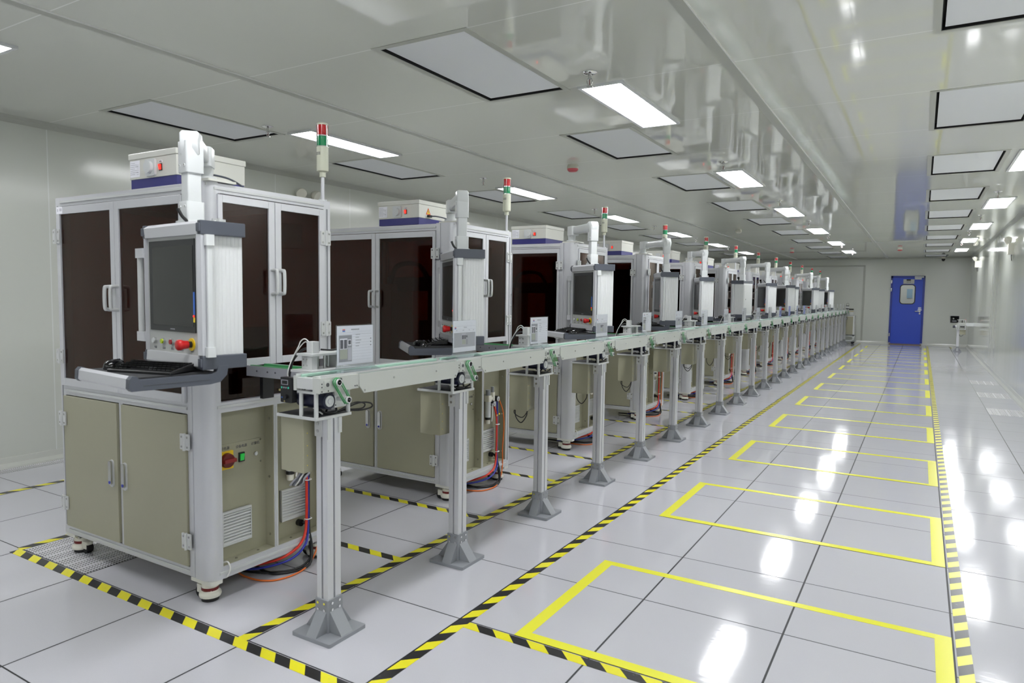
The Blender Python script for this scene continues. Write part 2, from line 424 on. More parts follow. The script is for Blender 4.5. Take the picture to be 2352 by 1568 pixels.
for x in (1.22, 1.26, 1.30): b.box(x-.012, x+.012, -.0195, -.018, 1.93, 1.955, INKD)
b.box(1.215, 1.305, -.0195, -.018, 1.915, 1.92, INKL)
b.build('name_plate', d)
b = MB(); b.box(1.415, 1.66, -.05, -.014, 2.075, 2.115, ALU_W); b.box(1.42, 1.60, -.06, -.014, 2.02, 2.065, ALU_W); b.box(1.58, 1.62, -.07, -.03, 2.115, 2.125, BLACK); b.build('door_closer', d)
b = MB(); b.cyl((1.59, 1.045), .026, -.03, -.012, 'y', STEEL); b.cyl((1.59, 1.045), .009, -.06, -.02, 'y', STEEL); b.rbox(1.46, 1.60, -.065, -.05, 1.035, 1.055, .006, STEEL, 'y'); b.cyl((1.59, .975), .024, -.02, -.012, 'y', STEEL); b.build('door_handle', d)
b = MB(); b.rbox(1.545, 1.625, -.014, -.012, 1.105, 1.17, .012, PAPER, 'y'); b.rbox(1.53, 1.655, -.014, -.012, 1.075, 1.1, .01, PAPER, 'y'); b.box(1.56, 1.575, -.016, -.014, 1.11, 1.165, STICKB); b.box(1.595, 1.612, -.016, -.014, 1.115, 1.16, STICKB); b.build('door_sticker', d)
for z in (.3, 1.7, 1.95):
    MB().box(DX0-.012, DX0+.012, -.042, -.028, z-.05, z+.05, STEEL).build('hinge', d)

# tape on the floor
def tape(name, x0, x1, y0, y1, m, label, z=0):
    return tag(MB().box(x0, x1, y0, y1, 0.0002+z, .0012+z, m).build(name), label, 'floor tape', 'black and yellow hazard tapes on the floor')
tape('hazard_tape', -2.42, .62, -.657, -.607, HAZ_X, 'black and yellow hazard tape running across in front of the nearest cabinet')
tape('hazard_tape', -.657, -.607, -.607, 21.9, HAZ_Y, 'black and yellow hazard tape running under the conveyor stands')
tape('hazard_tape', .005, .055, -1.6, 21.9, HAZ_Y, 'black and yellow hazard tape along the left edge of the aisle')
tape('hazard_tape', .055, 1.86, -.057, -.007, HAZ_X, 'black and yellow hazard tape crossing the aisle below the nearest yellow rectangle')
tape('hazard_tape', 1.81, 1.86, -.007, 21.9, HAZ_Y, 'worn hazard tape along the right edge of the aisle')
tape('hazard_tape', -2.45, -2.40, -.607, 21.9, HAZ_Y, 'black and yellow hazard tape running behind the cabinets, starting by the perforated tile')
tape('hazard_tape', -3.66, -3.61, -3, 21.9, HAZ_Y, 'black and yellow hazard tape nearest the left wall')
tape('hazard_tape', 2.405, 2.45, 21.2, 21.9, HAZ_Y, 'short piece of hazard tape at the far wall beside the lone stand')
for k in range(12):
    for j, (dy, wd) in enumerate(((.34, 'rear'), (1.13, 'front'))):
        y = dy+1.8*k
        if y > 21.8: continue
        tape('hazard_tape', -2.40, -.657, y, y+.05, HAZ_X, ('hazard tape crossing the floor just past the %s cabinet of the row' % ORD[k]) if j == 0 else ('hazard tape crossing the floor just before the %s' % (ORD[k+1]+' cabinet of the row' if k < 11 else 'cart at the end of the row')))
for k in range(12):
    y0, y1, x0, x1 = 1.8*k+.003, 1.8*k+.94, .265, 1.797; b = MB(); z0, z1 = .0002, .0012
    b.box(x0, x1, y0, y0+.05, z0, z1, YTAPE); b.box(x0, x1, y1-.045, y1, z0, z1, YTAPE)
    b.box(x0, x0+.055, y0+.05, y1-.045, z0, z1, YTAPE); b.box(x1-.06, x1, y0+.05, y1-.045, z0, z1, YTAPE)
    tag(b.build('floor_marking'), '%s yellow taped rectangle on the aisle floor%s' % (('nearest and largest' if k == 0 else ORD[k]), '' if k == 0 else ', counting from the camera'), 'floor marking', 'yellow rectangles taped along the aisle')
pt = [(-2.4, -.6, 'under the left foot of the nearest cabinet'), (2.4, 7.8, 'by the right wall, nearest of the three'), (2.4, 9.6, 'by the right wall, middle of the three'), (2.4, 11.4, 'by the right wall, farthest of the three')]
for x, y, s in pt:
    x1 = min(x+.6, XR-.06)
    tag(MB().box(x+.004, x1-.004, y+.004, y+.596, .0001, .0008, PERF).build('perforated_floor_tile'), 'perforated grey floor tile '+s, 'floor tile', 'perforated floor tiles')
tag(MB().box(XL+.056, XL+.18, -6, 21.9, .0001, .001, PERF).build('floor_grille'), 'narrow perforated strip along the foot of the left wall', 'floor grille')

# ------------------------------------------------------------------ ceiling fittings
rowname = ['left row over the cabinets', 'middle row over the conveyor', 'right row beside the wall']
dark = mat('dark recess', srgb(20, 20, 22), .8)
for c, (x0, x1) in enumerate(HX):
    for k in HK[c]:
        y0 = hy0(c, k); y1 = y0+HL; r = empty('air_filter_diffuser', ((x0+x1)/2, (y0+y1)/2, ZC)); hx, hy = (x1-x0)/2, HL/2
        b = MB(); b.box(-hx+.016, hx-.016, -hy+.016, hy-.016, .010, .016, HEPAM); b.build('diffuser_plate', r)
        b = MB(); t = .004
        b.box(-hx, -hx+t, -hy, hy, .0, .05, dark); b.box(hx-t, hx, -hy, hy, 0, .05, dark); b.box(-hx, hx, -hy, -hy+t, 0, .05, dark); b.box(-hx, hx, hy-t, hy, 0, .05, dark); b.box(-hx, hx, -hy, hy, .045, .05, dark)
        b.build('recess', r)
        b = MB(); e = .035
        for a in ((-hx-e, -hx, -hy-e, hy+e), (hx, hx+e, -hy-e, hy+e), (-hx, hx, -hy-e, -hy), (-hx, hx, hy, hy+e)): b.box(*a, -.003, 0, TRIMM)
        b.build('surround', r)
        if k < 0: lab = 'grey ceiling filter panel above and behind the camera, %s' % rowname[c]
        else: lab = '%s grey recessed filter panel from the camera in the %s' % (ORD[k].capitalize(), rowname[c])
        tag(r, lab, 'ceiling vent', 'recessed filter panels in the ceiling')
LX = [(-2.885, -2.655), (-.262, -.005), (2.315, 2.57)]
LP = 3.27
for c, (x0, x1) in enumerate(LX):
    for k in range(-2, 6):  # unseen lamps, including the right row's first, added out of view for light
        y0 = (1.66 if c < 2 else 1.76)+(LP if c else 3.2)*k; y1 = y0+1.11
        if c == 0: y1 = y0+1.08
        r = empty('ceiling_lamp', ((x0+x1)/2, (y0+y1)/2, ZC)); hx, hy = (x1-x0)/2, (y1-y0)/2
        b = MB(); e = .022
        for a in ((-hx-e, -hx, -hy-e, hy+e), (hx, hx+e, -hy-e, hy+e), (-hx, hx, -hy-e, -hy), (-hx, hx, hy, hy+e)): b.box(*a, -.014, 0, LAMPF)
        b.build('lamp_frame', r); MB().box(-hx, hx, -hy, hy, -.010, -.002, LAMP).build('lamp_diffuser', r)
        lab = ('unseen bright rectangular ceiling lamp added behind the camera, ' if k < -1 or (k == -1 and c) else '%s bright rectangular ceiling lamp from the camera in the ' % ORD[k+1 if c == 0 else k].capitalize())+rowname[c]
        tag(r, lab, 'ceiling lamp', 'rectangular lamps in the ceiling')
# sprinklers
def sprinkler():
    r = empty('sprinkler'); b = MB(); b.lathe((0, 0), [(.045, 0), (.045, -.004), (.03, -.014), (.012, -.016)], CHROME); b.build('escutcheon', r)
    b = MB(); b.cyl((0, 0), .010, -.04, -.012, 'z', STEEL); b.tube([(-.012, 0, -.035), (-.017, 0, -.055), (-.006, 0, -.078)], .003, STEEL); b.tube([(.012, 0, -.035), (.017, 0, -.055), (.006, 0, -.078)], .003, STEEL)
    b.cyl((0, 0), .018, -.084, -.08, 'z', STEEL); b.build('sprinkler_head', r)
    MB().cyl((0, 0), .0025, -.076, -.042, 'z', DRED).build('bulb', r); return r
sp = [(-.1, 1.42, 'middle'), (-.07, 4.45, 'middle'), (-.05, 7.4, 'middle'), (-.06, 10.2, 'middle'), (-.06, 13.0, 'middle'), (-.06, 15.8, 'middle'), (-.06, 18.7, 'middle'),
      (-2.88, 1.42, 'left'), (-2.66, 4.2, 'left'), (-2.66, 7.25, 'left'), (-2.68, 10.0, 'left'), (-2.7, 12.8, 'left'), (-2.74, 15.9, 'left'),
      (2.35, 7.7, 'right'), (2.34, 10.3, 'right'), (2.33, 13.1, 'right'), (2.33, 15.9, 'right')]
p0 = sprinkler(); cnt = {}
for i, (x, y, s) in enumerate(sp):
    o = p0 if i == 0 else copy_tree(p0); o.location = (x, y, ZC); n = cnt.get(s, 0); cnt[s] = n+1
    tag(o, '%s chrome sprinkler head from the camera in the %s line on the ceiling' % (ORD[n], s), 'sprinkler', 'ceiling sprinklers')
def smoke(red):
    r = empty('smoke_detector'); b = MB(); b.lathe((0, 0), [(.05, 0), (.052, -.012), (.058, -.018), (.058, -.04)], CREAM); b.build('base', r)
    b = MB(); b.lathe((0, 0), [(.056, -.040), (.052, -.055), (.036, -.068), (.02, -.070)], mat('detector red', srgb(206, 92, 100), .4) if red else CREAM); b.build('sensor_cap', r); return r
for x, y, rd, lab in ((-1.43, 3.95, 1, 'red and white detector nearest the camera, above the cabinets'), (-1.44, 11.25, 0, 'all white round detector halfway along the ceiling'), (-1.45, 17.6, 1, 'small red and white detector far above the last cabinets'), (1.1, 17.6, 1, 'small red and white detector above the aisle before the blue door')):
    o = smoke(rd); o.location = (x, y, ZC); tag(o, lab, 'smoke detector')
r = empty('security_camera', (2.13, 22.0, ZC)); b = MB(); b.cyl((0, 0), .05, -.05, 0, 'z', CREAM); b.build('camera_base', r); b = MB(); b.lathe((0, 0), [(.048, -.05), (.048, -.08), (.03, -.12), (.01, -.128)], BLACKG); b.build('camera_dome', r)
tag(r, 'white dome camera hanging from the ceiling right of the blue door', 'security camera')
def emergency(x, y, z, sg, lab):
    r = empty('emergency_light', (x, y, z)); b = MB(); b.rbox(min(0, sg*.07), max(0, sg*.07), -.10, .10, -.12, .06, .012, CREAM, 'x'); b.build('battery_box', r)
    for s in (-1, 1):
        q = empty('lamp_head'); q.parent = r; q.location = (sg*.06, s*.10, .12); q.rotation_euler = (0, sg*.5, s*sg*.35)
        b = MB(); b.lathe((0, 0), [(.02, -sg*.03), (.05, 0), (.06, sg*.03), (.058, sg*.045)], CREAM, axis='x'); b.lathe((0, 0), [(.054, sg*.038), (.03, sg*.02), (.012, sg*.015)], CHROME, axis='x'); o = b.build('reflector', q)
        MB().tube([(sg*.04, s*.06, .055), (sg*.05, s*.08, .08), (sg*.06, s*.1, .11)], .008, CREAM).build('bracket', r)
    MB().tube([(sg*.02, 0, -.12), (sg*.02, 0, -.16), (sg*.01, .01, -.22)], .005, BLKH).build('lead', r)
    tag(r, lab, 'emergency light', 'twin head emergency lights'); return r
emergency(XR, 19.5, 2.38, -1, 'cream emergency light with two heads high on the right wall near the far corner')
emergency(XR, 11.4, 2.26, -1, 'nearer emergency light with round chrome heads on the right wall at the frame edge')
emergency(XL, 3.15, 2.36, 1, 'emergency light on the left wall, its two round heads peeking over the nearest cabinet')

# ------------------------------------------------------------------ cabinet machine (local: front face x=0, near side y=0)
MW, MD, MT = -1.21, .71, 1.84
def hinge_side(x, z, sg):   # on near side face (y<0); leaf on both sides of x
    b = MB(); b.rbox(x-.032, x-.004, -.018, -.012, z-.035, z+.035, .003, ALU_W, 'y'); b.rbox(x+.004, x+.032, -.018, -.012, z-.035, z+.035, .003, ALU_W, 'y')
    b.cyl((x, -.019), .007, z-.038, z+.038, 'z', ALU_W, 12)
    for dx in (-.02, .02):
        for dz in (-.022, .022): b.cyl((x+dx, z+dz), .005, -.0195, -.017, 'y', STEEL, 10)
    return b
def hinge_front(y, z):
    b = MB(); b.rbox(.012, .018, y-.032, y-.004, z-.035, z+.035, .003, ALU_W, 'x'); b.rbox(.012, .018, y+.004, y+.032, z-.035, z+.035, .003, ALU_W, 'x')
    b.cyl((.019, y), .007, z-.038, z+.038, 'z', ALU_W, 12)
    for dy in (-.02, .02):
        for dz in (-.022, .022): b.cyl((y+dy, z+dz), .005, .017, .0195, 'x', STEEL, 10)
    return b
def frame_door(par, axis, a0, a1, z0, z1, st=.033, z_s=.038, name='door', handle_at=None, stl=None):
    """glazed aluminium door. axis 'y': on the plane y=0 facing -Y spanning x; axis 'x': on plane x=0 facing +X spanning y"""
    s0 = stl[0] if stl else st; s1 = stl[1] if stl else st
    b = MB()
    def bx(u0, u1, v0, v1, d0, d1, m):
        if axis == 'y': b.box(u0, u1, -d1, -d0, v0, v1, m)
        else: b.box(d0, d1, u0, u1, v0, v1, m)
    bx(a0, a0+s0, z0, z1, -.008, .012, ALU); bx(a1-s1, a1, z0, z1, -.008, .012, ALU)
    bx(a0+s0, a1-s1, z0, z0+z_s, -.008, .012, ALU); bx(a0+s0, a1-s1, z1-z_s, z1, -.008, .012, ALU)
    d = b.build(name, par, bevel=.0015)
    b = MB(); bx(a0+s0, a1-s1, z0+z_s, z1-z_s, -.001, .004, PANE); b.build('door_pane', d)
    if handle_at:
        u, hz, lean = handle_at; w_ = .026; h_ = .055
        def P(uu, zz, dd): return (uu, -dd, zz) if axis == 'y' else (dd, uu, zz)
        b = MB(); o_, dd = .035, .012
        pts = [P(u, hz-h_, dd), P(u, hz-h_+.002, dd+o_*.7), P(u, hz-h_+.012, dd+o_), P(u, hz+h_-.012, dd+o_), P(u, hz+h_-.002, dd+o_*.7), P(u, hz+h_, dd)]
        b.tube(pts, .0085, ALU_W, 8); b.build('door_handle', d)
    return d
def make_machine():
    r = empty('inspection_cabinet')
    b = MB()
    def prof_post(x0, x1, y0, y1, z0, z1): b.box(x0, x1, y0, y1, z0, z1, ALU)
    prof_post(MW, MW+.045, 0, .045, .105, MT); prof_post(MW, MW+.045, MD-.045, MD, .105, MT); prof_post(-.045, 0, MD-.045, MD, .105, MT)
    for (z0, z1) in ((.105, .145), (.837, .885), (1.797, MT)):
        b.box(MW+.045, -.15, 0, .04, z0, z1, ALU); b.box(MW+.045, -.045, MD-.04, MD, z0, z1, ALU)
        b.box(MW, MW+.04, .045, MD-.045, z0, z1, ALU)
    for (z0, z1) in ((.105, .160), (.848, .893), (1.797, MT)): b.box(-.04, 0, .04, MD-.045, z0, z1, ALU)
    # bright beads and dark grooves of the extrusions
    b.box(MW+.045, -.15, -.006, 0, .855, .868, ALU_W); b.box(MW+.045, -.15, -.006, 0, 1.812, 1.824, ALU_W); b.box(MW+.045, -.15, -.006, 0, .122, .132, ALU_W)
    b.box(0, .005, .04, MD-.045, .868, .880, ALU_W); b.box(0, .005, .04, MD-.045, 1.812, 1.822, ALU_W); b.box(0, .005, .04, MD-.045, .126, .138, ALU_W)
    b.box(MW+.016, MW+.024, -.002, 0, .15, 1.8, ALU_D); b.box(0, .002, MD-.026, MD-.018, .15, 1.8, ALU_D); b.box(0, .001, .07, .63, 1.7965, 1.7995, SLOT)
    b.box(-.688, -.655, .002, .035, .145, .837, ALU); b.box(-.676, -.667, -.001, .002, .15, .83, ALU_W)
    b.box(-.035, -.002, .345, .366, .16, .848, ALU); b.box(-.002, 0, .353, .358, .16, .84, ALU_W)
    b.build('frame', r, bevel=.002)
    # round corner column
    pts = [(-.15, 0), (-.118, 0), (-.116, .004), (-.108, .004), (-.106, -.004)]+[(-.058+.06*math.sin(a), .052-.058*math.cos(a)) for a in [math.radians(90*i/8) for i in range(9)]]+[(.0, .06), (-.04, .06), (-.04, .03), (-.15, .03)]
    b = MB(); b.prism(pts, 'z', .105, MT+.004, ALU, smooth=True); b.build('corner_column', r)
    
    for q in ((-.15, .0, -.002, .06), (MW, MW+.08, 0, .06), (-.08, 0, MD-.06, MD), (MW, MW+.08, MD-.06, MD)): MB().rbox(*q, .088, .105, .01, BEIGE_L, 'z').build('foot_plate', r)
    # shells
    b = MB(); b.box(MW+.01, -.01, .01, MD-.01, MT-.012, MT-.002, ALU_W); b.build('top_panel', r)
    b = MB(); b.box(MW+.02, -.055, .02, MD-.02, .108, .12, BEIGE); b.build('bottom_panel', r)
    b = MB(); b.box(MW+.02, -.04, MD-.02, MD-.012, .14, .86, BEIGE); b.box(MW+.012, MW+.02, .03, MD-.03, .14, .86, BEIGE); b.build('rear_panel', r)
    frame_door(r, 'y', 0, 0, 0, 0, name='spare') if False else None
    b = MB(); b.box(MW+.045, -.045, MD-.016, MD-.010, .885, 1.797, PANE); b.build('far_window', r)
    b = MB(); b.box(MW+.010, MW+.016, .045, MD-.045, .885, 1.797, PANE); b.build('rear_window', r)
    # interior
    b = MB(); b.box(MW+.03, -.05, .03, MD-.03, .868, .880, INTER); b.build('worktop', r)
    b = MB(); b.box(-.85, -.75, .25, .5, .88, 1.45, INTER); b.box(-.85, -.35, .32, .42, 1.40, 1.5, BLACK); b.box(-.45, -.36, .30, .44, 1.15, 1.42, BLACK); b.cyl((-.405, .37), .03, 1.05, 1.15, 'z', STEEL)
    b.tube([(-.8, .30, 1.45), (-.7, .26, 1.58), (-.5, .27, 1.58), (-.42, .32, 1.42)], .018, BLKH); b.rbox(-.25, -.12, .52, .64, 1.6, 1.72, .01, INTER); b.build('camera_gantry', r)
    # side doors, upper and lower
    d = frame_door(r, 'y', -1.178, -.668, .887, 1.793, name='side_door', stl=(.026, .034), handle_at=(-.694, 1.34, 0))
    b = MB(); b.box(-1.177, -1.12, -.0135, -.012, 1.757, 1.792, PAPER); b.box(-1.167, -1.160, -.0138, -.0135, 1.768, 1.782, INKL); b.box(-1.145, -1.137, -.0138, -.0135, 1.770, 1.784, INKL); b.box(-1.134, -1.126, -.0138, -.0135, 1.770, 1.784, INKL); b.build('number_sticker', d)
    frame_door(r, 'y', -.665, -.152, .887, 1.793, name='side_door', stl=(.034, .020), handle_at=(-.645, 1.34, 0))
    for x0, x1, hx, hl in ((-1.172, -.691, -.735, 1), (-.652, -.153, -.625, 0)):
        b = MB(); b.box(x0, x1, -.010, .006, .150, .833, BEIGE); dd = b.build('lower_door', r, bevel=.002)
        b = MB(); b.rbox(hx-.017, hx+.017, -.016, -.010, .422, .556, .016, ALU_W, 'y', 6); b.rbox(hx-.012, hx+.012, -.026, -.016, .435, .552, .011, STEEL, 'y', 6); b.cyl((hx, .447), .0075, -.0275, -.025, 'y', BLUEH, 12); b.build('latch_handle', dd)
    for x, z in ((-1.18, 1.645), (-1.18, 1.037), (-1.175, .715), (-1.175, .273), (-.15, .715), (-.15, .268), (-.148, 1.645), (-.148, 1.037)): hinge_side(x, z, 1).build('hinge', r)
    # front upper doors
    frame_door(r, 'x', .052, .351, 1.045, 1.793, name='front_door', stl=(.022, .034), z_s=.033, handle_at=(.332, 1.425, 0))
    frame_door(r, 'x', .354, .662, 1.045, 1.793, name='front_door', stl=(.034, .036), z_s=.033, handle_at=(.374, 1.425, 0))
    for z in (1.652, 1.197): hinge_front(.664, z).build('hinge', r); hinge_front(.052, z).build('hinge', r)
    # feed opening with brown guard
    b = MB(); b.box(-.034, -.029, .045, .17, .893, 1.045, PANE); b.box(-.034, -.029, .33, .662, .893, 1.045, PANE); b.box(-.034, -.029, .17, .33, .893, .985, PANE); b.build('guard_panel', r)
    b = MB()
    for y, z in ((.06, .93), (.06, 1.0), (.64, .93), (.64, 1.0), (.40, .91)): b.cyl((y, z), .006, -.029, -.022, 'x', BRASS, 10)
    b.build('guard_screws', r)
    b = MB(); b.box(-.5, -.045, .06, .66, .885, .9, BLACK); b.box(-.34, -.3, .06, .66, .9, 1.2, BLACK); b.build('inner_guard', r)
    # front lower recessed panels
    for y0, y1 in ((.05, .345), (.366, .665)):
        b = MB(); b.box(-.066, -.060, y0, y1, .16, .848, BEIGE); b.box(-.062, -.004, y0, y0+.004, .16, .848, BEIGE); b.box(-.062, -.004, y1-.004, y1, .16, .848, BEIGE); b.box(-.062, -.004, y0, y1, .156, .162, BEIGE); b.box(-.062, -.004, y0, y1, .846, .850, BEIGE)
        for z in (.22, .5, .78): b.cyl((-.03, z), .006, y1-.007, y1-.004, 'y', STEEL, 10)
        for dy in (.1, .22): b.cyl((-.03, y0+dy), .006, .162, .165, 'z', STEEL, 10)
        b.build('recessed_panel', r)
    for y0, z0 in ((.092, .228), (.424, .250)):
        b = MB(); b.box(-.060, -.056, y0, y0+.155, z0, z0+.155, SLOT)
        for k in range(10):
            z = z0+.012+k*.0142
            b.prism([(-.052, z+.003), (-.045, z-.004), (-.045, z), (-.052, z+.007)], 'y', y0+.004, y0+.151, ALU_W)
        b.box(-.056, -.043, y0, y0+.155, z0-.001, z0+.008, ALU_W); b.box(-.056, -.043, y0, y0+.155, z0+.147, z0+.156, ALU_W); b.box(-.056, -.043, y0, y0+.004, z0, z0+.155, ALU_W); b.box(-.056, -.043, y0+.151, y0+.155, z0, z0+.155, ALU_W)
        b.build('vent_grille', r)
    b = MB(); b.rbox(-.060, -.0565, .060, .318, .570, .690, .004, BEIGE, 'x')
    for y in (.068, .31):
        for z in (.578, .682): b.cyl((y, z), .0045, -.0565, -.054, 'x', STEEL, 10)
    sp_ = b.build('switch_plate', r)
    for body, y in (('总电源', .118), ('设备电源', .205), ('计算机', .282)):
        text_obj('lettering', body, .0155, INKD, sp_, Matrix.Translation((-.0562, y, .668 if body != '总电源' else .672)) @ FACE_X)
    b = MB(); b.rbox(-.0565, -.048, .082, .155, .578, .660, .003, YEL, 'x'); k_ = b.build('isolator_switch', r)
    b = MB(); b.cyl((.1205, .619), .034, -.048, -.032, 'x', DRED, 28, r2=.031); b.box(-.032, -.018, .090, .151, .612, .628, mat('dark red lever', srgb(138, 26, 28), .35)); b.build('red_knob', k_)
    b = MB(); b.box(-.0565, -.050, .188, .218, .597, .640, BLACK); k_ = b.build('rocker_switch', r); MB().prism([(-.050, .603), (-.0485, .603), (-.043, .634), (-.050, .634)], 'y', .193, .213, GRNLED).build('rocker', k_)
    b = MB(); b.cyl((.281, .620), .0095, -.0565, -.049, 'x', STEEL); b.cyl((.281, .620), .0065, -.049, -.047, 'x', WHITE); b.build('push_button', r)
    # air regulator in the second bay
    q_ = empty('air_regulator'); q_.parent = r; q_.location = (0, .04, 0)
    b = MB(); b.cyl((-.03, .425), .018, .66, .70, 'z', MGREY, 16); b.rbox(-.052, -.010, .405, .448, .615, .66, .006, CREAM); b.cyl((-.03, .425), .020, .50, .615, 'z', WHITE, 16, r2=.02); b.cyl((-.03, .425), .021, .485, .502, 'z', BLACK, 16); b.cyl((-.03, .425), .016, .455, .485, 'z', CREAM, 16, r2=.018)
    b.cyl((-.035, .49), .012, .675, .715, 'z', MGREY, 14); b.rbox(-.05, -.02, .475, .505, .57, .675, .004, CREAM); b.box(-.05, -.02, .448, .475, .625, .645, CREAM); b.tube([(-.01, .45, .60), (-.008, .452, .52), (-.01, .445, .47)], .004, WHTH); b.build('filter_body', q_)
    for y, z in ((.475, .595), (.525, .625)):
        b = MB(); b.cyl((y, z), .021, -.03, -.006, 'x', BLACK, 18); b.cyl((y, z), .018, -.006, -.004, 'x', WHITE, 18); b.box(-.004, -.003, y-.002, y+.002, z-.012, z+.004, INKD); b.build('pressure_gauge', q_)
    # hoses and cables
    b = MB(); b.tube([(-.02, .49, .58), (-.008, .505, .50), (-.006, .508, .36), (-.004, .50, .20), (.010, .46, .14), (.006, .40, .105), (-.04, .33, .075), (-.20, .25, .03)], .007, REDH); b.build('air_hose', r)['label'] = 'red air hose'
    b = MB(); b.tube([(-.02, .53, .61), (-.01, .52, .52), (-.012, .522, .36), (-.006, .515, .2), (.012, .48, .12), (.002, .39, .07), (-.10, .28, .04), (-.28, .22, .02)], .006, BLUEH); b.build('air_hose', r)['label'] = 'blue air hose'
    b = MB(); b.tube([(-.03, .55, .60), (-.02, .535, .45), (-.016, .53, .25), (.0, .52, .12), (.02, .50, .04), (.0, .40, .012), (-.15, .28, .012), (-.4, .25, .012)], .006, BLKH)
    b.tube([(-.05, .50, .215), (-.03, .52, .21), (-.01, .525, .17), (.02, .515, .08), (.03, .47, .012), (-.05, .33, .010), (-.25, .36, .01)], .0075, BLKH); b.cyl((.50, .215), .017, -.06, -.035, 'x', BLACK, 14); b.build('power_cable', r)['label'] = 'black power cable'
    b = MB(); b.tube([(-.01, .545, .615), (.0, .585, .52), (.002, .595, .40), (-.002, .585, .25), (.004, .58, .14), (.01, .55, .06), (.03, .47, .012), (.04, .37, .006), (.01, .28, .006), (-.08, .24, .006), (-.22, .26, .006), (-.32, .36, .008)], .0045, ORNH); b.build('orange_cable', r)
    b = MB(); b.tube([(-.02, .075, .17), (.004, .08, .175), (.012, .085, .145), (.004, .075, .11), (-.03, .07, .098)], .0035, WHTH); b.build('white_lead', r)
    b = MB()
    for z in (.44, .24): b.tube([(-.012, .498, z), (.006, .505, z), (.004, .53, z), (-.014, .535, z)], .003, WHTH)
    b.build('cable_tie', r)
    b = MB(); b.box(-.004, -.002, .500, .512, .50, .512, STICKY); b.box(-.006, -.002, .528, .548, .508, .518, STICKY); b.build('hose_tag', r)
    for c in r.children:
        if c.name.split('.')[0] in ('air_hose', 'power_cable', 'orange_cable', 'cable_tie', 'hose_tag'): c.location = (0, .04, 0)
    # levelling castors
    for x, y, sx in ((-.075, .045, -1), (MW+.06, .05, 1), (-.065, MD-.05, -1), (MW+.06, MD-.05, 1)):
        f = empty('levelling_castor'); f.parent = r; f.location = (x, y, 0)
        b = MB(); b.rbox(-.034, .034, -.034, .034, .080, .088, .006, STEEL); b.lathe((0, 0), [(.034, .084), (.036, .070), (.037, .042), (.046, .036), (.048, .026), (.045, .018)], CREAM)
        b.rbox(sx*.02 if sx > 0 else -.075, .075 if sx > 0 else -.02, -.018, .018, .025, .062, .008, CREAM); b.build('castor_body', f)
        b = MB(); b.cyl((0, 0), .0372, .048, .062, 'z', DRED, 18); b.build('adjusting_wheel', f)
        MB().cyl((0, 0), .037, 0, .019, 'z', RUBBER, 20).build('rubber_pad', f)
        MB().cyl((sx*.055, .028), .0265, -.016, .016, 'y', RUBBER, 18).build('castor_wheel', f)
    # signal tower
    t = empty('signal_tower'); t.parent = r; t.location = (-.03, .69, MT+.010)
    b = MB(); b.cyl((0, 0), .02, -.010, .0, 'z', WHITE); b.cyl((0, 0), .0085, 0, .12, 'z', ALU); b.build('pole', t)
    b = MB(); b.cyl((0, 0), .016, .112, .138, 'z', TOWERM); b.lathe((0, 0), [(.018, .136), (.029, .142), (.0295, .16), (.029, .262)], TOWERM)
    for z in (.221, .226, .231): b.box(-.012, .012, -.0297, -.027, z, z+.002, INKD)
    b.build('tower_body', t)
    MB().cyl((0, 0), .0275, .266, .314, 'z', GREENL, 24).build('green_lamp', t); MB().cyl((0, 0), .0275, .320, .370, 'z', REDL, 24).build('red_lamp', t)
    b = MB(); b.cyl((0, 0), .0290, .262, .266, 'z', CHROME, 24); b.cyl((0, 0), .0290, .314, .320, 'z', CHROME, 24)
    for a in (0, 2.1, 4.2): b.tube([(.029*math.cos(a), .029*math.sin(a), .262), (.029*math.cos(a), .029*math.sin(a), .372)], .0018, CHROME, 6)
    b.build('metal_rings', t); MB().lathe((0, 0), [(.029, .370), (.029, .376), (.023, .381)], TOWERM).build('tower_cap', t)
    return r
NM = 12
m0 = make_machine(); machines = []
for k in range(NM):
    o = m0 if k == 0 else copy_tree(m0)
    o.location = (-.98, -.49+1.8*k, 0); machines.append(o)
    lab = ['nearest white framed cabinet with smoked brown doors and beige base, at the left front', 'second white framed cabinet in the row, just behind the nearest one', 'third white framed cabinet in the row, seen between the first conveyor stands'][k] if k < 3 else \
        ('farthest cabinet of the row, smoked doors on a beige base, by the end wall' if k == NM-1 else '%s white framed smoked door cabinet in the row, counting from the camera' % ORD[k])
    tag(o, lab, 'industrial machine', 'cabinets standing in one row')

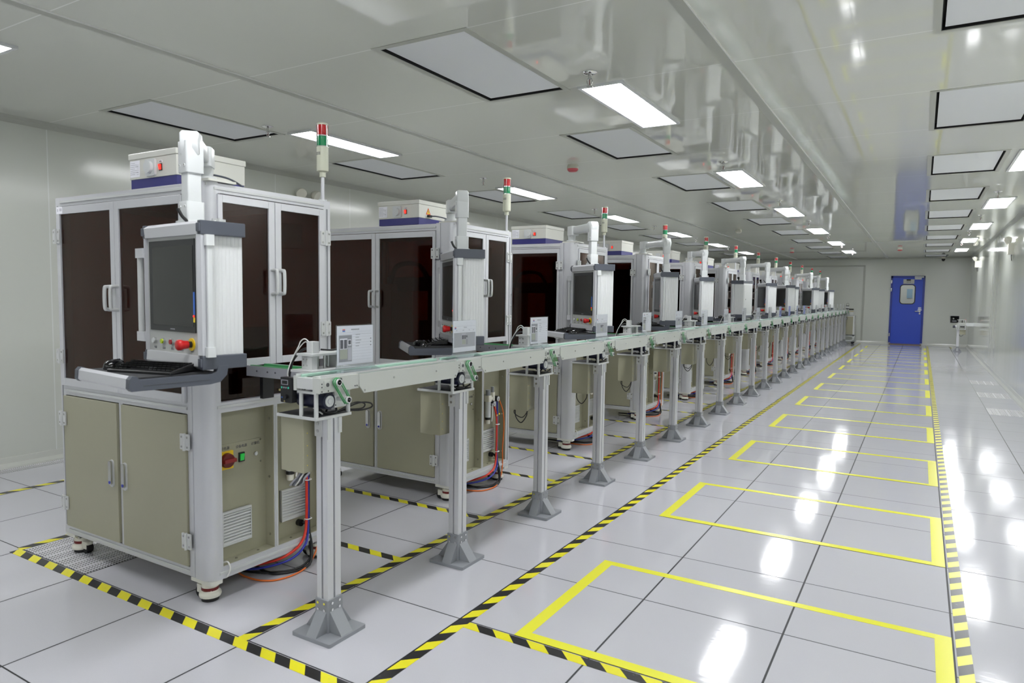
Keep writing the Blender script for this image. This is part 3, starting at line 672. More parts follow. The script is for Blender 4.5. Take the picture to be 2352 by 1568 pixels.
# power box on each cabinet
def make_box():
    r = empty('power_box'); x0, x1, y0, y1 = 0, .355, 0, .355
    b = MB(); b.box(x0+.004, x1-.004, y0+.004, y1-.004, .001, .047, NAVY); b.build('blue_base_band', r)
    b = MB(); b.box(x0, x1, y0, y1, .046, .136, BEIGE_L); b.build('housing', r, bevel=.002)
    b = MB(); b.box(x0-.004, x1+.004, y0-.004, y1+.004, .136, .163, BEIGE_L); b.build('lid', r, bevel=.003)
    b = MB(); b.box(.006, .08, -.0015, 0, .056, .130, PAPER)
    for i in range(7): b.box(.010, .045+.012*(i % 3), -.002, -.0015, .119-.0085*i, .1205-.0085*i, INKG); b.box(.058, .074, -.002, -.0015, .109-.0085*min(i, 5), .1102-.0085*min(i, 5), INKG)
    b.build('rating_label', r)
    b = MB(); b.rbox(.135, .208, -.010, 0, .052, .128, .010, WHITE, 'y'); b.cyl((.1715, .090), .027, -.024, -.010, 'y', WHITE, 24, r2=.027); b.build('dial', r)
    b = MB(); b.box(.232, .252, -.004, 0, .072, .102, BLACK); q_ = b.build('rocker_switch', r); MB().prism([(-.004, .076), (-.006, .076), (-.011, .098), (-.004, .098)], 'x', .235, .249, REDLED).build('rocker', q_)
    b = MB(); b.box(.231, .253, -.0018, 0, .107, .117, PAPER)
    for i in range(3): b.box(.234+.006*i, .238+.006*i, -.0022, -.0018, .109, .115, INKD)
    b.build('switch_label', r)
    # warning triangle on the right face, power inlet and lead
    def tri(s, z, m, d): b.prism([(.10-s, z-s*.58), (.10+s, z-s*.58), (.10, z+s*1.15)], 'x', x1+.0002, x1+d, m)
    b = MB(); tri(.026, .088, mat('warning red', srgb(214, 60, 34), .5), .001); tri(.017, .088, STICKY, .0016)
    b.prism([(.099, .10), (.103, .10), (.101, .090), (.105, .090), (.098, .079), (.1, .087), (.096, .087)], 'x', x1+.0016, x1+.002, INKD); b.build('warning_sign', r)
    b = MB(); b.box(x1, x1+.02, .088, .118, .055, .070, BLACK); b.tube([(x1+.02, .11, .063), (x1+.045, .14, .063), (x1+.06, .22, .055), (x1+.06, .29, .03), (x1+.05, .31, .006)], .0045, DGREY); b.build('power_lead', r)
    return r
p0 = make_box()
plain = [c for c in p0.children if c.name in ('warning_sign', 'power_lead')]
for k in range(NM):
    o = p0 if k == 0 else copy_tree(p0)
    if k > 1:
        for c in list(o.children):
            if c.name.startswith(('warning_sign', 'power_lead')): bpy.data.objects.remove(c)
    o.location = (-.98-.645+(.065 if k == 0 else -.004), -.49+1.8*k+(.02 if k == 0 else .0), MT+.002)
    tag(o, 'beige power box with a blue band, lying on top of the %s cabinet' % (['nearest', 'second', 'third'][k] if k < 3 else ORD[k]+(' (farthest)' if k == NM-1 else '')), 'power box', 'power boxes on the cabinets')

# ------------------------------------------------------------------ control terminals
def make_terminal():
    r = empty('control_terminal'); w, d = .225, .09
    b = MB(); b.box(-.205, .205, -.05, .088, 1.125, 1.595, RIBM)
    for k in range(8):
        y = -.040+k*.016
        for s in (-1, 1): b.prism([(s*.205, y), (s*.2062, y+.002), (s*.2062, y+.012), (s*.205, y+.014)], 'z', 1.126, 1.594, RIBM)
    b.box(-.19, .19, .088, .092, 1.15, 1.57, ALU_W); b.cyl((.12, 1.36), .008, .092, .096, 'y', STEEL)
    b.build('housing', r)
    # front extrusions
    b = MB(); b.prism([(-.094, 1.625), (-.090, 1.585), (-.045, 1.585), (-.045, 1.637), (-.075, 1.637)], 'x', -.205, .205, ALU); b.prism([(-.094, 1.10), (-.090, 1.14), (-.045, 1.14), (-.045, 1.088), (-.075, 1.088)], 'x', -.205, .205, ALU)
    for s in (-1, 1): b.prism([(s*.205, -.094), (s*.225, -.085), (s*.225, -.045), (s*.205, -.045)] if s > 0 else [(-.205, -.045), (-.225, -.045), (-.225, -.085), (-.205, -.094)], 'z', 1.14, 1.585, ALU)
    b.build('front_frame', r, bevel=.002)
    for nm, z0, z1 in (('top_cover', 1.585, 1.637), ('bottom_cover', 1.088, 1.14)):
        b = MB()
        for s in (-1, 1):
            a, c = (.205, .228) if s > 0 else (-.228, -.205)
            b.box(a, c, -.088, .09, z0, z1, DGREY); b.box(a, c, -.095, -.088, z0+.01, z1-.01, DGREY)
        if z0 > 1.3: b.box(-.205, .205, .05, .09, 1.595, 1.63, DGREY); b.box(-.205, .205, -.045, .05, 1.60, 1.632, ALU_W)
        else: b.box(-.205, .205, .05, .09, 1.095, 1.125, DGREY); b.box(-.205, .205, -.045, .05, 1.09, 1.125, ALU_W)
        b.build(nm, r, bevel=.004)
    b = MB(); b.box(-.205, .205, -.078, -.05, 1.14, 1.585, PANELG); pn = b.build('front_panel', r)
    for i, x in enumerate((-.155, -.085, -.015, .058, .135)):
        text_obj('lettering', ('电源', '启动', '停止', '复位', '急停')[i], .011, INKD, pn, Matrix.Translation((x, -.0783, 1.1525)) @ FACE_MY, .0002)
    b = MB(); b.box(-.185, .170, -.083, -.076, 1.222, 1.572, SCREENB); sc_ = b.build('monitor', r)
    b = MB(); b.box(-.155, .160, -.0845, -.083, 1.245, 1.548, SCREEN); b.build('screen', sc_)
    b = MB(); b.box(-.02, .015, -.0836, -.083, 1.229, 1.2335, INKG); b.build('maker_mark', sc_)
    b = MB(); b.box(.161, .170, -.085, -.083, 1.29, 1.375, STICKB); b.box(.161, .170, -.085, -.083, 1.262, 1.280, STICKY); b.cyl((.1655, 1.285), .004, -.087, -.085, 'y', REDLED, 10); b.build('sticker_strip', sc_)
    for i, (x, m) in enumerate(((-.155, WHITE), (-.085, YGRN), (-.015, REDB), (.058, GRN))):
        b = MB(); b.cyl((x, 1.180), .0125, -.086, -.078, 'y', CHROME); b.cyl((x, 1.180), .0095, -.090, -.086, 'y', m); b.build('push_button', r)['label'] = ('white', 'yellow green', 'red', 'green')[i]+' push button'
    b = MB(); b.cyl((.135, 1.178), .024, -.082, -.078, 'y', YEL, 24); b.cyl((.135, 1.178), .012, -.098, -.082, 'y', BLACK); b.lathe((.135, 1.178), [(.015, -.096), (.0165, -.112), (.020, -.122), (.020, -.132), (.016, -.136)], RED, axis='y'); b.build('emergency_stop', r)
    # handles
    b = MB(); b.tube([(-.280, -.075, 1.20), (-.280, -.075, 1.52)], .012, ALU_W, 12); b.rbox(-.296, -.225, -.09, -.06, 1.51, 1.548, .006, ALU); b.rbox(-.296, -.225, -.09, -.06, 1.172, 1.21, .006, ALU); b.build('handle', r)
    b = MB(); b.rbox(.226, .240, -.07, -.048, 1.17, 1.545, .004, WHITE); b.rbox(.224, .246, -.076, -.042, 1.545, 1.585, .006, WHITE); b.rbox(.224, .246, -.076, -.042, 1.135, 1.172, .006, WHITE); b.build('side_rail', r)
    # tray
    ty = empty('keyboard_tray'); ty.parent = r; ty.location = (0, 0, .010)
    b = MB(); b.box(-.205, .205, -.31, -.03, 1.056, 1.068, TRAYF); b.build('tray_board', ty)
    b = MB(); b.prism([(-.345, 1.034), (-.338, 1.026), (-.312, 1.026), (-.312, 1.058), (-.322, 1.073), (-.333, 1.075), (-.342, 1.066)], 'x', -.205, .205, ALU, smooth=False); b.build('front_bar', ty, bevel=.002)
    for s in (-1, 1):
        a, c = (.203, .230) if s > 0 else (-.230, -.203)
        b = MB(); b.prism([(-.347, 1.034), (-.338, 1.024), (-.06, 1.024), (-.02, 1.030), (.006, 1.055), (.012, 1.09), (-.028, 1.09), (-.034, 1.070), (-.055, 1.062), (-.31, 1.062), (-.322, 1.075), (-.335, 1.077), (-.345, 1.066)], 'x', a, c, DGREY); b.box(a-.0008 if s < 0 else c, a if s < 0 else c+.0008, -.30, -.06, 1.040, 1.043, SLOT); b.build('tray_arm', ty, bevel=.003)
    # neck tube and elbow (the swivel arm is added per terminal)
    b = MB(); b.rbox(-.042, .042, -.042, .042, 1.632, 1.652, .012, WHITE); b.rbox(-.036, .036, -.036, .036, 1.65, 1.725, .010, WHITE); b.rbox(-.028, .028, -.028, .028, 1.72, 1.85, .007, WHITE)
    b.rbox(-.036, .036, -.036, .036, 1.835, 1.955, .010, WHITE)
    for x in (-.018, .018):
        for z in (1.705, 1.862): b.cyl((x, z), .006, -.0385, -.035, 'y', CHROME, 12)
    b.cyl((0, 1.93), .005, -.0385, -.035, 'y', CHROME, 12); b.build('neck_tube', r, bevel=.003)
    b = MB(); b.tube([(.035, -.036, 1.645), (.03, -.055, 1.665), (.022, -.066, 1.692)], .0065, BLACK); b.build('clamp_lever', r)
    return r
tm0 = make_terminal()
CT = [(-.844, -.646, -7), (-.758, 1.071, -43), (-.742, 2.945, -39), (-.708, 4.761, -61), (-.803, 6.582, -64), (-.68, 8.24, -95), (-.663, 10.047, -59), (-.647, 11.782, -53), (-.893, 13.591, -21), (-.638, 15.216, -50), (-.725, 17.291, -61), (-.70, 19.02, -50)]
terms = []
def arm_part(r, k, cx, cy, th):
    """swivel arm from the column top to the elbow above the terminal, in terminal space"""
    px, py = -1.04, -.445+1.8*k
    dx, dy = px-cx, py-cy; c, s = math.cos(-th), math.sin(-th); lx, ly = dx*c-dy*s, dx*s+dy*c
    L = math.hypot(lx, ly); a = math.atan2(ly, lx); M = Matrix.Rotation(a, 4, 'Z')
    b = MB()
    sec = lambda x, w_, z0, z1, e: [(x, -w_+e, z0), (x, w_-e, z0), (x, w_, z0+e), (x, w_, z1-e), (x, w_-e, z1), (x, -w_+e, z1), (x, -w_, z1-e), (x, -w_, z0+e)]
    stn = [(-.037, .032, 1.93, 1.965, .006), (-.022, .036, 1.90, 1.996, .009), (.03, .036, 1.90, 1.998, .009), (.07, .030, 1.915, 1.985, .008), (L-.07, .027, 1.915, 1.98, .007)]
    vs = [p for q in stn for p in sec(*q)]; fs = [tuple(range(8))[::-1], tuple(range(32, 40))]
    for i in range(4):
        for j in range(8): fs.append((i*8+j, i*8+(j+1) % 8, (i+1)*8+(j+1) % 8, (i+1)*8+j))
    b.add(vs, fs, WHITE, M=M)
    b.rbox(L-.075, L+.03, -.036, .036, 1.905, 1.985, .02, WHITE, 'z', M=M); b.cyl((L, 0), .030, 1.865, 1.91, 'z', WHITE, 18, M=M, r2=.034)
    b.build('swivel_arm', r, bevel=.002)
    b = MB(); M2 = Matrix.Translation((lx, ly, 0)) @ Matrix.Rotation(-th, 4, 'Z'); b.rbox(-.075, .075, -.04, .10, MT+.004, MT+.014, .006, BEIGE_L, M=M2); b.cyl((0, 0), .045, MT+.014, MT+.026, 'z', WHITE, 20, M=M2); b.build('mounting_plate', r)
for k, (cx, cy, deg) in enumerate(CT):
    o = tm0 if k == 0 else copy_tree(tm0); th = math.radians(deg); o.location = (cx, cy, 0); o.rotation_euler = (0, 0, th); terms.append(o)
for k, (cx, cy, deg) in enumerate(CT):
    arm_part(terms[k], k, cx, cy, math.radians(deg))
    lab = ['large control terminal in front of the nearest cabinet, dark screen facing left of the camera', 'control terminal on the second cabinet, mostly showing its white ribbed side', 'control terminal on the third cabinet with a full dark screen and red stop button'][k] if k < 3 else \
        ('control terminal on the sixth cabinet, turned round to show its side and back' if k == 5 else 'control terminal hanging from the arm of the %s cabinet' % ORD[k])
    tag(terms[k], lab, 'control panel', 'control terminals on swivel arms')
# keyboards and mice on the trays
def make_keyboard():
    r = empty('keyboard'); b = MB(); b.prism([(-.065, 0), (.065, .008), (.065, .034), (-.065, .009)], 'x', -.145, .145, BLACK); b.build('key_base', r, bevel=.002)
    b = MB()
    for j in range(5):
        for i in range(14):
            x = -.137+i*.0196; y = -.056+j*.0225; z = .0100+.0245*(y+.065)/.13
            if j == 0 and 4 <= i <= 8: continue
            b.box(x, x+.0165, y, y+.019, z, z+.006, BLACKG)
    b.box(-.137+4*.0196, -.137+8.8*.0196, -.056, -.037, .0095, .0145, BLACKG)
    b.build('keys', r); r2 = b; return r
def make_mouse():
    r = empty('computer_mouse'); b = MB(); vs = []; fs = []; NU, NV = 16, 8
    for j in range(NV+1):
        v = PI/2*j/NV
        for i in range(NU):
            a = 2*PI*i/NU; rx, ry = .031*math.cos(v)**.7, .056*math.cos(v)**.7; vs.append((rx*math.cos(a), ry*math.sin(a)-.006*math.sin(v), .036*math.sin(v)))
    for j in range(NV):
        for i in range(NU): fs.append((j*NU+i, j*NU+(i+1) % NU, (j+1)*NU+(i+1) % NU, (j+1)*NU+i))
    fs.append(tuple(range(NU))[::-1]); b.add(vs, fs, BLACKG, True); b.build('mouse_shell', r)
    MB().cyl((.022, .030), .006, -.004, .004, 'x', DGREY, 12).build('scroll_wheel', r)
    b = MB(); b.tube([(0, .052, .006), (.01, .09, .01), (.05, .13, .02), (.09, .14, .006)], .0018, BLKH, 6); b.build('mouse_cord', r); return r
kb0, ms0 = make_keyboard(), make_mouse()
for k, (cx, cy, deg) in enumerate(CT):
    th = math.radians(deg)
    if k == 0: kb, ms = (.055, -.19, .35), (-.150, -.235, .6)
    elif k % 2: kb, ms = (-.05, -.150, -.10), (.13, -.265, -.9)
    else: kb, ms = (-.05, -.16, .1), (.14, -.245, -.6)
    for proto, (x, y, rz), nm, cat in ((kb0, kb, 'black keyboard', 'keyboard'), (ms0, ms, 'glossy black mouse', 'computer mouse')):
        o = proto if k == 0 else copy_tree(proto)
        o.location = (cx+x*math.cos(th)-y*math.sin(th), cy+x*math.sin(th)+y*math.cos(th), 1.0785); o.rotation_euler = (0, 0, th+rz)
        tag(o, '%s on the tray of the %s control terminal' % (nm, 'nearest' if k == 0 else ORD[k]), cat, cat.split()[-1]+('s' if cat == 'keyboard' else ' devices')+' on the terminal trays')

# ------------------------------------------------------------------ conveyor modules (local origin: centre of base plate)
def make_module():
    r = empty('conveyor_section')
    # foot
    b = MB(); b.rbox(-.105, .105, -.103, .103, 0, .016, .008, MGREY)
    b.rbox(-.036, .036, -.042, .042, .014, .150, .004, MGREY)
    for s in (-1, 1):
        # solid wedges on each side
        b.prism([(s*.034, .016), (s*.100, .016), (s*.034, .105)] if s > 0 else [(-.100, .016), (-.034, .016), (-.034, .105)], 'y', -.031, .031, MGREY)
        b.prism([(s*.040, .016), (s*.099, .016), (s*.040, .105)] if s > 0 else [(-.099, .016), (-.040, .016), (-.040, .105)], 'x', -.027, .027, MGREY)
    ft = b.build('foot', r, bevel=.0015)
    b = MB()
    for z in (.088+.04, .062+.03):
        pass
    for z in (.135, .108):
        for x in (-.018, .018): b.cyl((x, z), .0055, -.0455, -.042, 'y', CHROME, 12)
        for y in (-.02, .02): b.cyl((y, z), .0055, .036, .0395, 'x', CHROME, 12)
    b.build('bolts', ft)
    # pole with slots
    b = MB(); X, Y, s, dd = .030, .036, .0045, .010
    pts = [(-X, -Y), (-s, -Y), (-s, -Y+dd), (s, -Y+dd), (s, -Y), (X, -Y), (X, -s), (X-dd, -s), (X-dd, s), (X, s), (X, Y), (s, Y), (s, Y-dd), (-s, Y-dd), (-s, Y), (-X, Y), (-X, s), (-X+dd, s), (-X+dd, -s), (-X, -s)]
    b.prism(pts, 'z', .148, .882, ALU); b.build('pole', r)
    b = MB(); b.box(-.034, .004, -.041, -.036, .81, .882, ALU_W)
    for z in (.832, .862): b.cyl((-.016, z), .0065, -.0445, -.041, 'y', STEEL, 12)
    b.build('pole_bracket', r)
    MB().box(.030, .035, -.036, -.020, .80, .882, ALU_W).build('pole_bracket', r); MB().box(.030, .035, .024, .040, .82, .882, ALU_W).build('pole_bracket', r)
    # shelf
    b = MB(); b.box(-.195, .030, -.092, .100, .882, .894, ALU_W); b.build('shelf', r, bevel=.0015); 
    b = MB(); b.box(-.188, .024, -.086, .094, .894, .8955, TRAYF); b.build('shelf_mat', r)
    # posts
    for x, y in ((.020, -.082), (-.062, -.082), (.020, .090), (-.062, .090)):
        MB().cyl((x, y), .0085, .894, .986, 'z', ALU_W, 14).build('post', r)
    b = MB(); b.box(-.075, .030, -.092, -.072, .986, .996, ALU_W); MB().box(-.075, .030, .080, .100, .986, .996, ALU_W).build('cross_bar', r)
    for x in (-.062, .020): b.cyl((x, -.082), .006, .996, 1.004, 'z', STEEL, 12)
    b.build('cross_bar', r)
    # drive block
    b = MB(); b.box(.060, .078, -.118, .090, .997, 1.054, CONVW); b.cyl((-.085, 1.028), .013, .078, .085, 'x', CONVW, 16); b.cyl((-.085, 1.028), .008, .085, .0865, 'x', SLOT, 14); b.cyl((-.01, 1.040), .008, .078, .0795, 'x', SLOT, 14)
    b.box(.078, .083, -.100, -.068, 1.012, 1.044, CONVW); b.cyl((-.084, 1.028), .0085, .083, .0845, 'x', SLOT, 14)
    for y, z in ((-.108, 1.02), (-.108, 1.032), (-.108, 1.003), (-.075, 1.003), (.07, 1.008), (.08, 1.008)): b.cyl((y, z), .003, .078, .0795, 'x', SLOT, 8)
    b.box(.04, .060, -.118, .090, .997, 1.054, CONVW); b.build('drive_side_plate', r)
    b = MB(); b.box(-.080, -.066, -.105, .090, .997, 1.054, CONVW); b.box(-.066, .04, -.100, -.070, 1.005, 1.048, ALU_W); b.build('far_side_plate', r)
    # motor
    b = MB(); b.box(-.06, .030, -.052, .028, .925, .992, MOTOR); b.cyl((-.035, .955), .032, -.11, .042, 'x', MOTOR, 28); mt = b.build('motor', r)
    b = MB(); b.cyl((-.035, .955), .022, .042, .046, 'x', WHITE, 24); b.cyl((-.035, .955), .012, .046, .0475, 'x', INKL, 20); b.cyl((-.035, .955), .010, .0475, .048, 'x', WHITE, 20); b.build('motor_cap', mt)
    b = MB(); b.box(.030, .040, -.005, .058, .925, 1.02, ALU_W)
    for y, z in ((.0, .935), (.05, .935), (.05, 1.01), (.0, 1.0)): b.cyl((y, z), .003, .040, .0415, 'x', SLOT, 8)
    b.build('motor_mount', r)
    # pulleys and round belts
    P1, P2 = (-.040, 1.034), (.012, .960)
    for (y, z), rr in ((P1, .0145), (P2, .0135)):
        b = MB()
        for x in (.086, .096): b.cyl((y, z), rr, x, x+.007, 'x', ALU_W, 20)
        b.cyl((y, z), rr-.004, .078 if z > 1 else .040, .103, 'x', ALU_W, 20); b.cyl((y, z), .0035, .103, .1045 if z > 1 else .110, 'x', SLOT, 10)
        b.build('pulley', r)
    for x in (.0845, .0945):
        pts = []; ang = math.atan2(P2[1]-P1[1], P2[0]-P1[0])
        for i in range(9): a = ang+PI/2+PI*i/8; pts.append((x, P1[0]+.016*math.cos(a), P1[1]+.016*math.sin(a)))
        for i in range(9): a = ang-PI/2+PI*i/8; pts.append((x, P2[0]+.015*math.cos(a), P2[1]+.015*math.sin(a)))
        b = MB(); b.tube(pts, .0024, GBELT, 8, closed=True, smooth=False); b.build('drive_belt', r)
    # running section to the next stand
    pl = [(.090, 1.054), (.090, 1.006), (.118, .974), (.760, .974), (.782, 1.006), (.782, 1.054)]
    b = MB(); b.prism(pl, 'x', .078, .083, CONVW)
    for y, z in ((.30, 1.02), (.60, 1.02), (.12, .985), (.755, .985)): b.cyl((y, z), .0042, .083, .0855, 'x', STEEL, 10)
    b.build('skirt_plate', r); b = MB(); b.prism(pl, 'x', -.083, -.078, CONVW); b.build('skirt_plate', r)
    b = MB(); b.box(-.07, .07, .10, .775, 1.006, 1.044, ALU_W); b.box(-.025, .025, -.06, .775, 1.044, 1.050, ALU_W); b.build('belt_bed', r)
    for x in (-.060, .048): MB().rbox(x, x+.010, -.085, .780, 1.046, 1.059, .003, BELTG, 'y').build('conveyor_belt', r)
    for x in (-.073, .066): MB().box(x, x+.004, -.10, .780, 1.054, 1.062, ALU_W).build('guide_strip', r)
    # control box behind the pole
    b = MB(); b.box(-.188, -.060, -.075, .060, .660, .882, BEIGE); bb = b.build('control_box', r, bevel=.002)
    b = MB()
    for z in (.69, .73, .77, .82): b.cyl((-.055, z), .002, -.060, -.0592, 'x', STICKY, 8)
    b.build('box_screws', bb)
    # cables
    b = MB(); b.tube([(-.02, -.035, .925), (.0, -.02, .903), (.01, .03, .90), (-.01, .05, .92)], .005, BLKH); b.tube([(.0, -.05, .93), (-.02, -.03, .90), (-.05, .0, .898), (-.08, .03, .90)], .005, BLKH)
    b.tube([(.01, .0, .93), (-.02, .01, .90), (.0, .06, .9), (.02, .10, .92)], .004, BLKH); b.tube([(-.03, -.05, .925), (.005, -.035, .90)], .003, WHTH, smooth=False); b.build('motor_cable', r)
    return r
mod0 = make_module()
NS = 25
mods = []
for k in range(NS):
    o = mod0 if k == 0 else copy_tree(mod0); o.location = (-.388, -.375+.9*k, 0); mods.append(o)
loopA = MB(); loopA.tube([(.0, .07, .90), (.03, .14, .925), (.05, .19, .92), (.045, .20, .90), (.02, .15, .892), (-.02, .08, .90)], .0035, BLKH); loopA.tube([(.0, .07, .905), (.03, .12, .93), (.04, .165, .92), (.03, .16, .90), (.0, .1, .9)], .003, BLKH)
for k in range(NS):
    if k == 0:
        loopA.build('looped_cable', mods[0])
        b = MB(); b.rbox(-.148, -.083, -.110, -.085, .945, 1.045, .004, BLACK, 'y'); q_ = b.build('speed_controller', mods[0])
        b = MB(); b.box(-.143, -.105, -.1108, -.110, 1.015, 1.035, INKG); b.box(-.138, -.108, -.1112, -.1108, 1.018, 1.032, BLACK)
        for x in (-.140, -.103): b.cyl((x, 1.004), .004, -.1115, -.110, 'y', mat('teal key', srgb(60, 190, 160), .4), 12)
        for x in (-.128, -.116): b.rbox(x-.003, x+.003, -.1112, -.110, 1.001, 1.007, .001, INKG, 'y')
        b.cyl((-.118, .968), .010, -.118, -.110, 'y', BLACK, 16); b.box(-.142, -.128, -.1112, -.110, .962, .967, STICKB); b.cyl((-.125, .950), .0035, -.112, -.110, 'y', BRASS, 10); b.build('controls', q_)
        b = MB(); [b.tube([(-.10+.012*i, -.05, .662), (-.11+.011*i, -.058-.002*i, .638), (-.135+.010*i, -.06+.004*i, .615), (-.165+.008*i, -.05+.006*i, .592)], .0042, (INKG, DGREY, WHTH, BLKH, INKG)[i], 6) for i in range(5)]; b.build('cable_bundle', mods[0])
    elif k % 4 != 1:
        b = MB(); s = .9+.3*random.random()
        b.tube([(-.16, -.05, .662), (-.155, -.05, .662-.05*s), (-.12, -.045, .662-.085*s), (-.085, -.04, .662-.04*s), (-.08, -.04, .662)], .0035, BLKH)
        if k % 2 == 0: b.tube([(-.17, -.04, .662), (-.165, -.05, .662-.03*s), (-.11, -.045, .662-.05*s), (-.08, -.02, .662)], .003, BLKH)
        b.build('looped_cable', mods[k])
    if k == NS-1:
        for c in list(mods[k].children):
            if c.name.split('.')[0] in ('skirt_plate', 'belt_bed', 'conveyor_belt', 'guide_strip'): bpy.data.objects.remove(c)
    lab = 'nearest conveyor section on its grey footed post, with a black speed controller' if k == 0 else ('last conveyor section and post, beside the cart at the far wall' if k == NS-1 else '%s conveyor section with its post and drive motor, counting from the camera' % ORD[k])
    tag(mods[k], lab, 'conveyor', 'sections of the long conveyor')

# feed conveyors into the cabinets
RAILG = mat('dull grey rail', srgb(160, 161, 168), .4, .3)
def make_feed():
    r = empty('feed_conveyor')
    for y in (-.062, .056): MB().box(-.47, -.01, y, y+.006, 1.003, 1.049, RAILG).build('side_rail', r)
    b = MB()
    for y, s in ((-.062, -1), (.062, 1)):
        for x in (-.40, -.33, -.28, -.15, -.08): b.cyl((x, 1.028), .004, min(y, y+s*.002), max(y, y+s*.002), 'y', SLOT, 8)
    b.box(-.47, -.01, -.056, .056, 1.012, 1.035, ALU_W); b.build('belt_bed', r)
    for y in (-.045, .030): MB().box(-.465, -.012, y, y+.014, 1.036, 1.050, GBELT).build('conveyor_belt', r)
    MB().box(-.42, -.40, -.03, .03, .900, 1.003, BLACK).build('support', r); b = MB(); b.tube([(-.25, -.02, 1.0), (-.22, -.03, .95), (-.19, -.02, .93), (-.17, .0, .97)], .012, BLKH); b.build('cable', r)
    return r
f0 = make_feed()
for k in range(NM):
    o = f0 if k == 0 else copy_tree(f0); o.location = (-.49, -.25+1.8*k, 0)
    tag(o, 'short feed conveyor with green belts entering the %s cabinet' % ('nearest' if k == 0 else ORD[k]), 'conveyor', 'short feed conveyors')
# pneumatic transfer units at the junctions
def make_transfer():
    r = empty('transfer_unit'); b = MB(); b.box(-.062, .062, -.13, .13, .0, .010, ALU_W); b.build('base_plate', r, bevel=.001)
    b = MB(); b.box(-.045, .0, -.085, -.045, .010, .066, ALU_W); MB().box(.004, .03, -.10, -.07, .010, .066, ALU_W).build('slide_block', r); MB().box(-.045, .03, .04, .08, .010, .066, ALU_W).build('slide_block', r)
    for dx in (-.035, -.012):
        for z in (.025, .05): b.cyl((dx, z), .0035, -.0865, -.085, 'y', STEEL, 8)
    b.build('slide_block', r)
    b = MB(); b.box(-.055, .04, -.105, .12, .066, .076, ALU_W); b.build('top_plate', r, bevel=.001)
    b = MB(); b.rbox(-.018, .018, -.085, -.045, .076, .125, .004, ALU_W); b.build('air_cylinder', r)
    for x, y in ((-.02, -.02), (.02, -.02), (.0, .02), (.025, .06)):
        b = MB(); b.cyl((x, y), .006, .010, .066, 'z', STEEL, 12); b.build('guide_rod', r)
    b = MB(); b.tube([(-.015, -.07, .12), (-.03, -.08, .135), (-.05, -.085, .125), (-.06, -.09, .10), (-.085, -.10, .05), (-.10, -.11, .0), (-.10, -.11, -.03)], .0024, WHTH); b.tube([(-.018, -.06, .10), (-.04, -.07, .122), (-.07, -.09, .08), (-.09, -.10, .04)], .0022, WHTH)
    b.tube([(-.02, -.05, .09), (-.05, -.07, .09), (-.085, -.09, .05), (-.098, -.10, .0), (-.10, -.105, -.04)], .0055, BLKH); b.tube([(.01, -.03, .09), (.02, .03, .085), (.03, .09, .095), (.03, .13, .10)], .004, BLKH); b.build('tubing', r)
    return r
t0 = make_transfer()
for k in range(NM):
    o = t0 if k == 0 else copy_tree(t0); o.location = (-.541, -.245+1.8*k, 1.0505)
    tag(o, 'small aluminium pneumatic unit with white tubes beside the conveyor at the %s cabinet' % ('nearest' if k == 0 else ORD[k]), 'machine part', 'pneumatic units at the junctions')

# ------------------------------------------------------------------ sign holders on the belt (local: width along y, faces +X)
def make_sign(kind):
    r = empty('sign_holder'); w_ = .108; zb, zt = .035, .188
    b = MB(); b.box(-.003, -.0012, -w_, w_, .02, zt, ACRYL); b.box(.0012, .003, -w_, w_, .02, zt, ACRYL); b.box(-.003, .003, -w_-.001, -w_, .02, zt, ACRYL)
    b.prism([(-.003, .022), (.003, .022), (.010, .012), (.040, .003), (.040, .0), (-.040, .0), (-.040, .003), (-.010, .012)], 'y', -w_, w_, ACRYLB)
    b.box(-.003, .003, -w_, w_, zt, zt+.0025, ACRYL); b.build('acrylic_stand', r)
    b = MB(); b.box(-.0008, .0008, -w_+.004, w_-.004, .028, zt-.002, PAPER)
    def q(y0, y1, z0, z1, m, d=.0011): b.box(.0008, d, y0, y1, z0, z1, m)
    if kind == 'A':
        q(-.075, -.060, .168, .173, INKR); q(-.075, -.060, .162, .168, INKB)
        for i in range(6): q(-.025+i*.008, -.019+i*.008, .168, .173, INKG)
        q(-.095, -.022, .040, .148, INKG); q(-.090, -.048, .092, .135, PAPER, .0013); q(-.088, -.071, .094, .130, INKD, .0015); q(-.067, -.050, .094, .130, INKD, .0015); q(-.090, -.048, .052, .090, INKBG, .0013)
        q(-.044, -.026, .106, .130, PAPER, .0013); q(-.042, -.028, .110, .127, INKD, .0015); q(-.045, -.024, .045, .098, INKL, .0013)
        for i in range(11): q(-.018, .095, .045+i*.0118, .0456+i*.0118, INKL)
        for i in range(5): q(.0, .02+.006*(i % 3), .100+i*.0118, .1035+i*.0118, INKL)
        for z in (.158, .150): q(-.095, .095, z, z+.0007, INKL)
        for i in range(3): q(.088, .093, .10+i*.014, .104+i*.014, INKD)
    else:
        q(-.092, -.078, .150, .155, INKR); q(-.092, -.078, .145, .150, INKB); q(-.01, .018, .150, .154, INKL)
        for z in (.158, .143, .133): q(-.098, .098, z, z+.0007, INKL)
        for y in (-.08, -.02, .035, .075): q(y, y+.012, .136, .139, INKL)
        q(-.098, .098, .052, .126, mat('photo grey', srgb(176, 176, 184), .6)); q(-.03, .010, .064, .122, INKL, .0013); q(-.026, -.010, .092, .112, INKD, .0015); q(-.006, .008, .092, .112, INKD, .0015); q(-.026, .008, .066, .090, INKBG, .0015); q(.012, .024, .10, .11, INKD, .0015); q(.012, .026, .064, .092, INKG, .0015)
    b.build('paper_sheet', r); return r
sA, sB = make_sign('A'), make_sign('B')
SY = [-.237, .553, 1.350, 2.31, 3.27, 4.17, 5.08, 6.03, 7.0, 7.91]+[8.80+.9*i for i in range(15)]
usedA = usedB = False
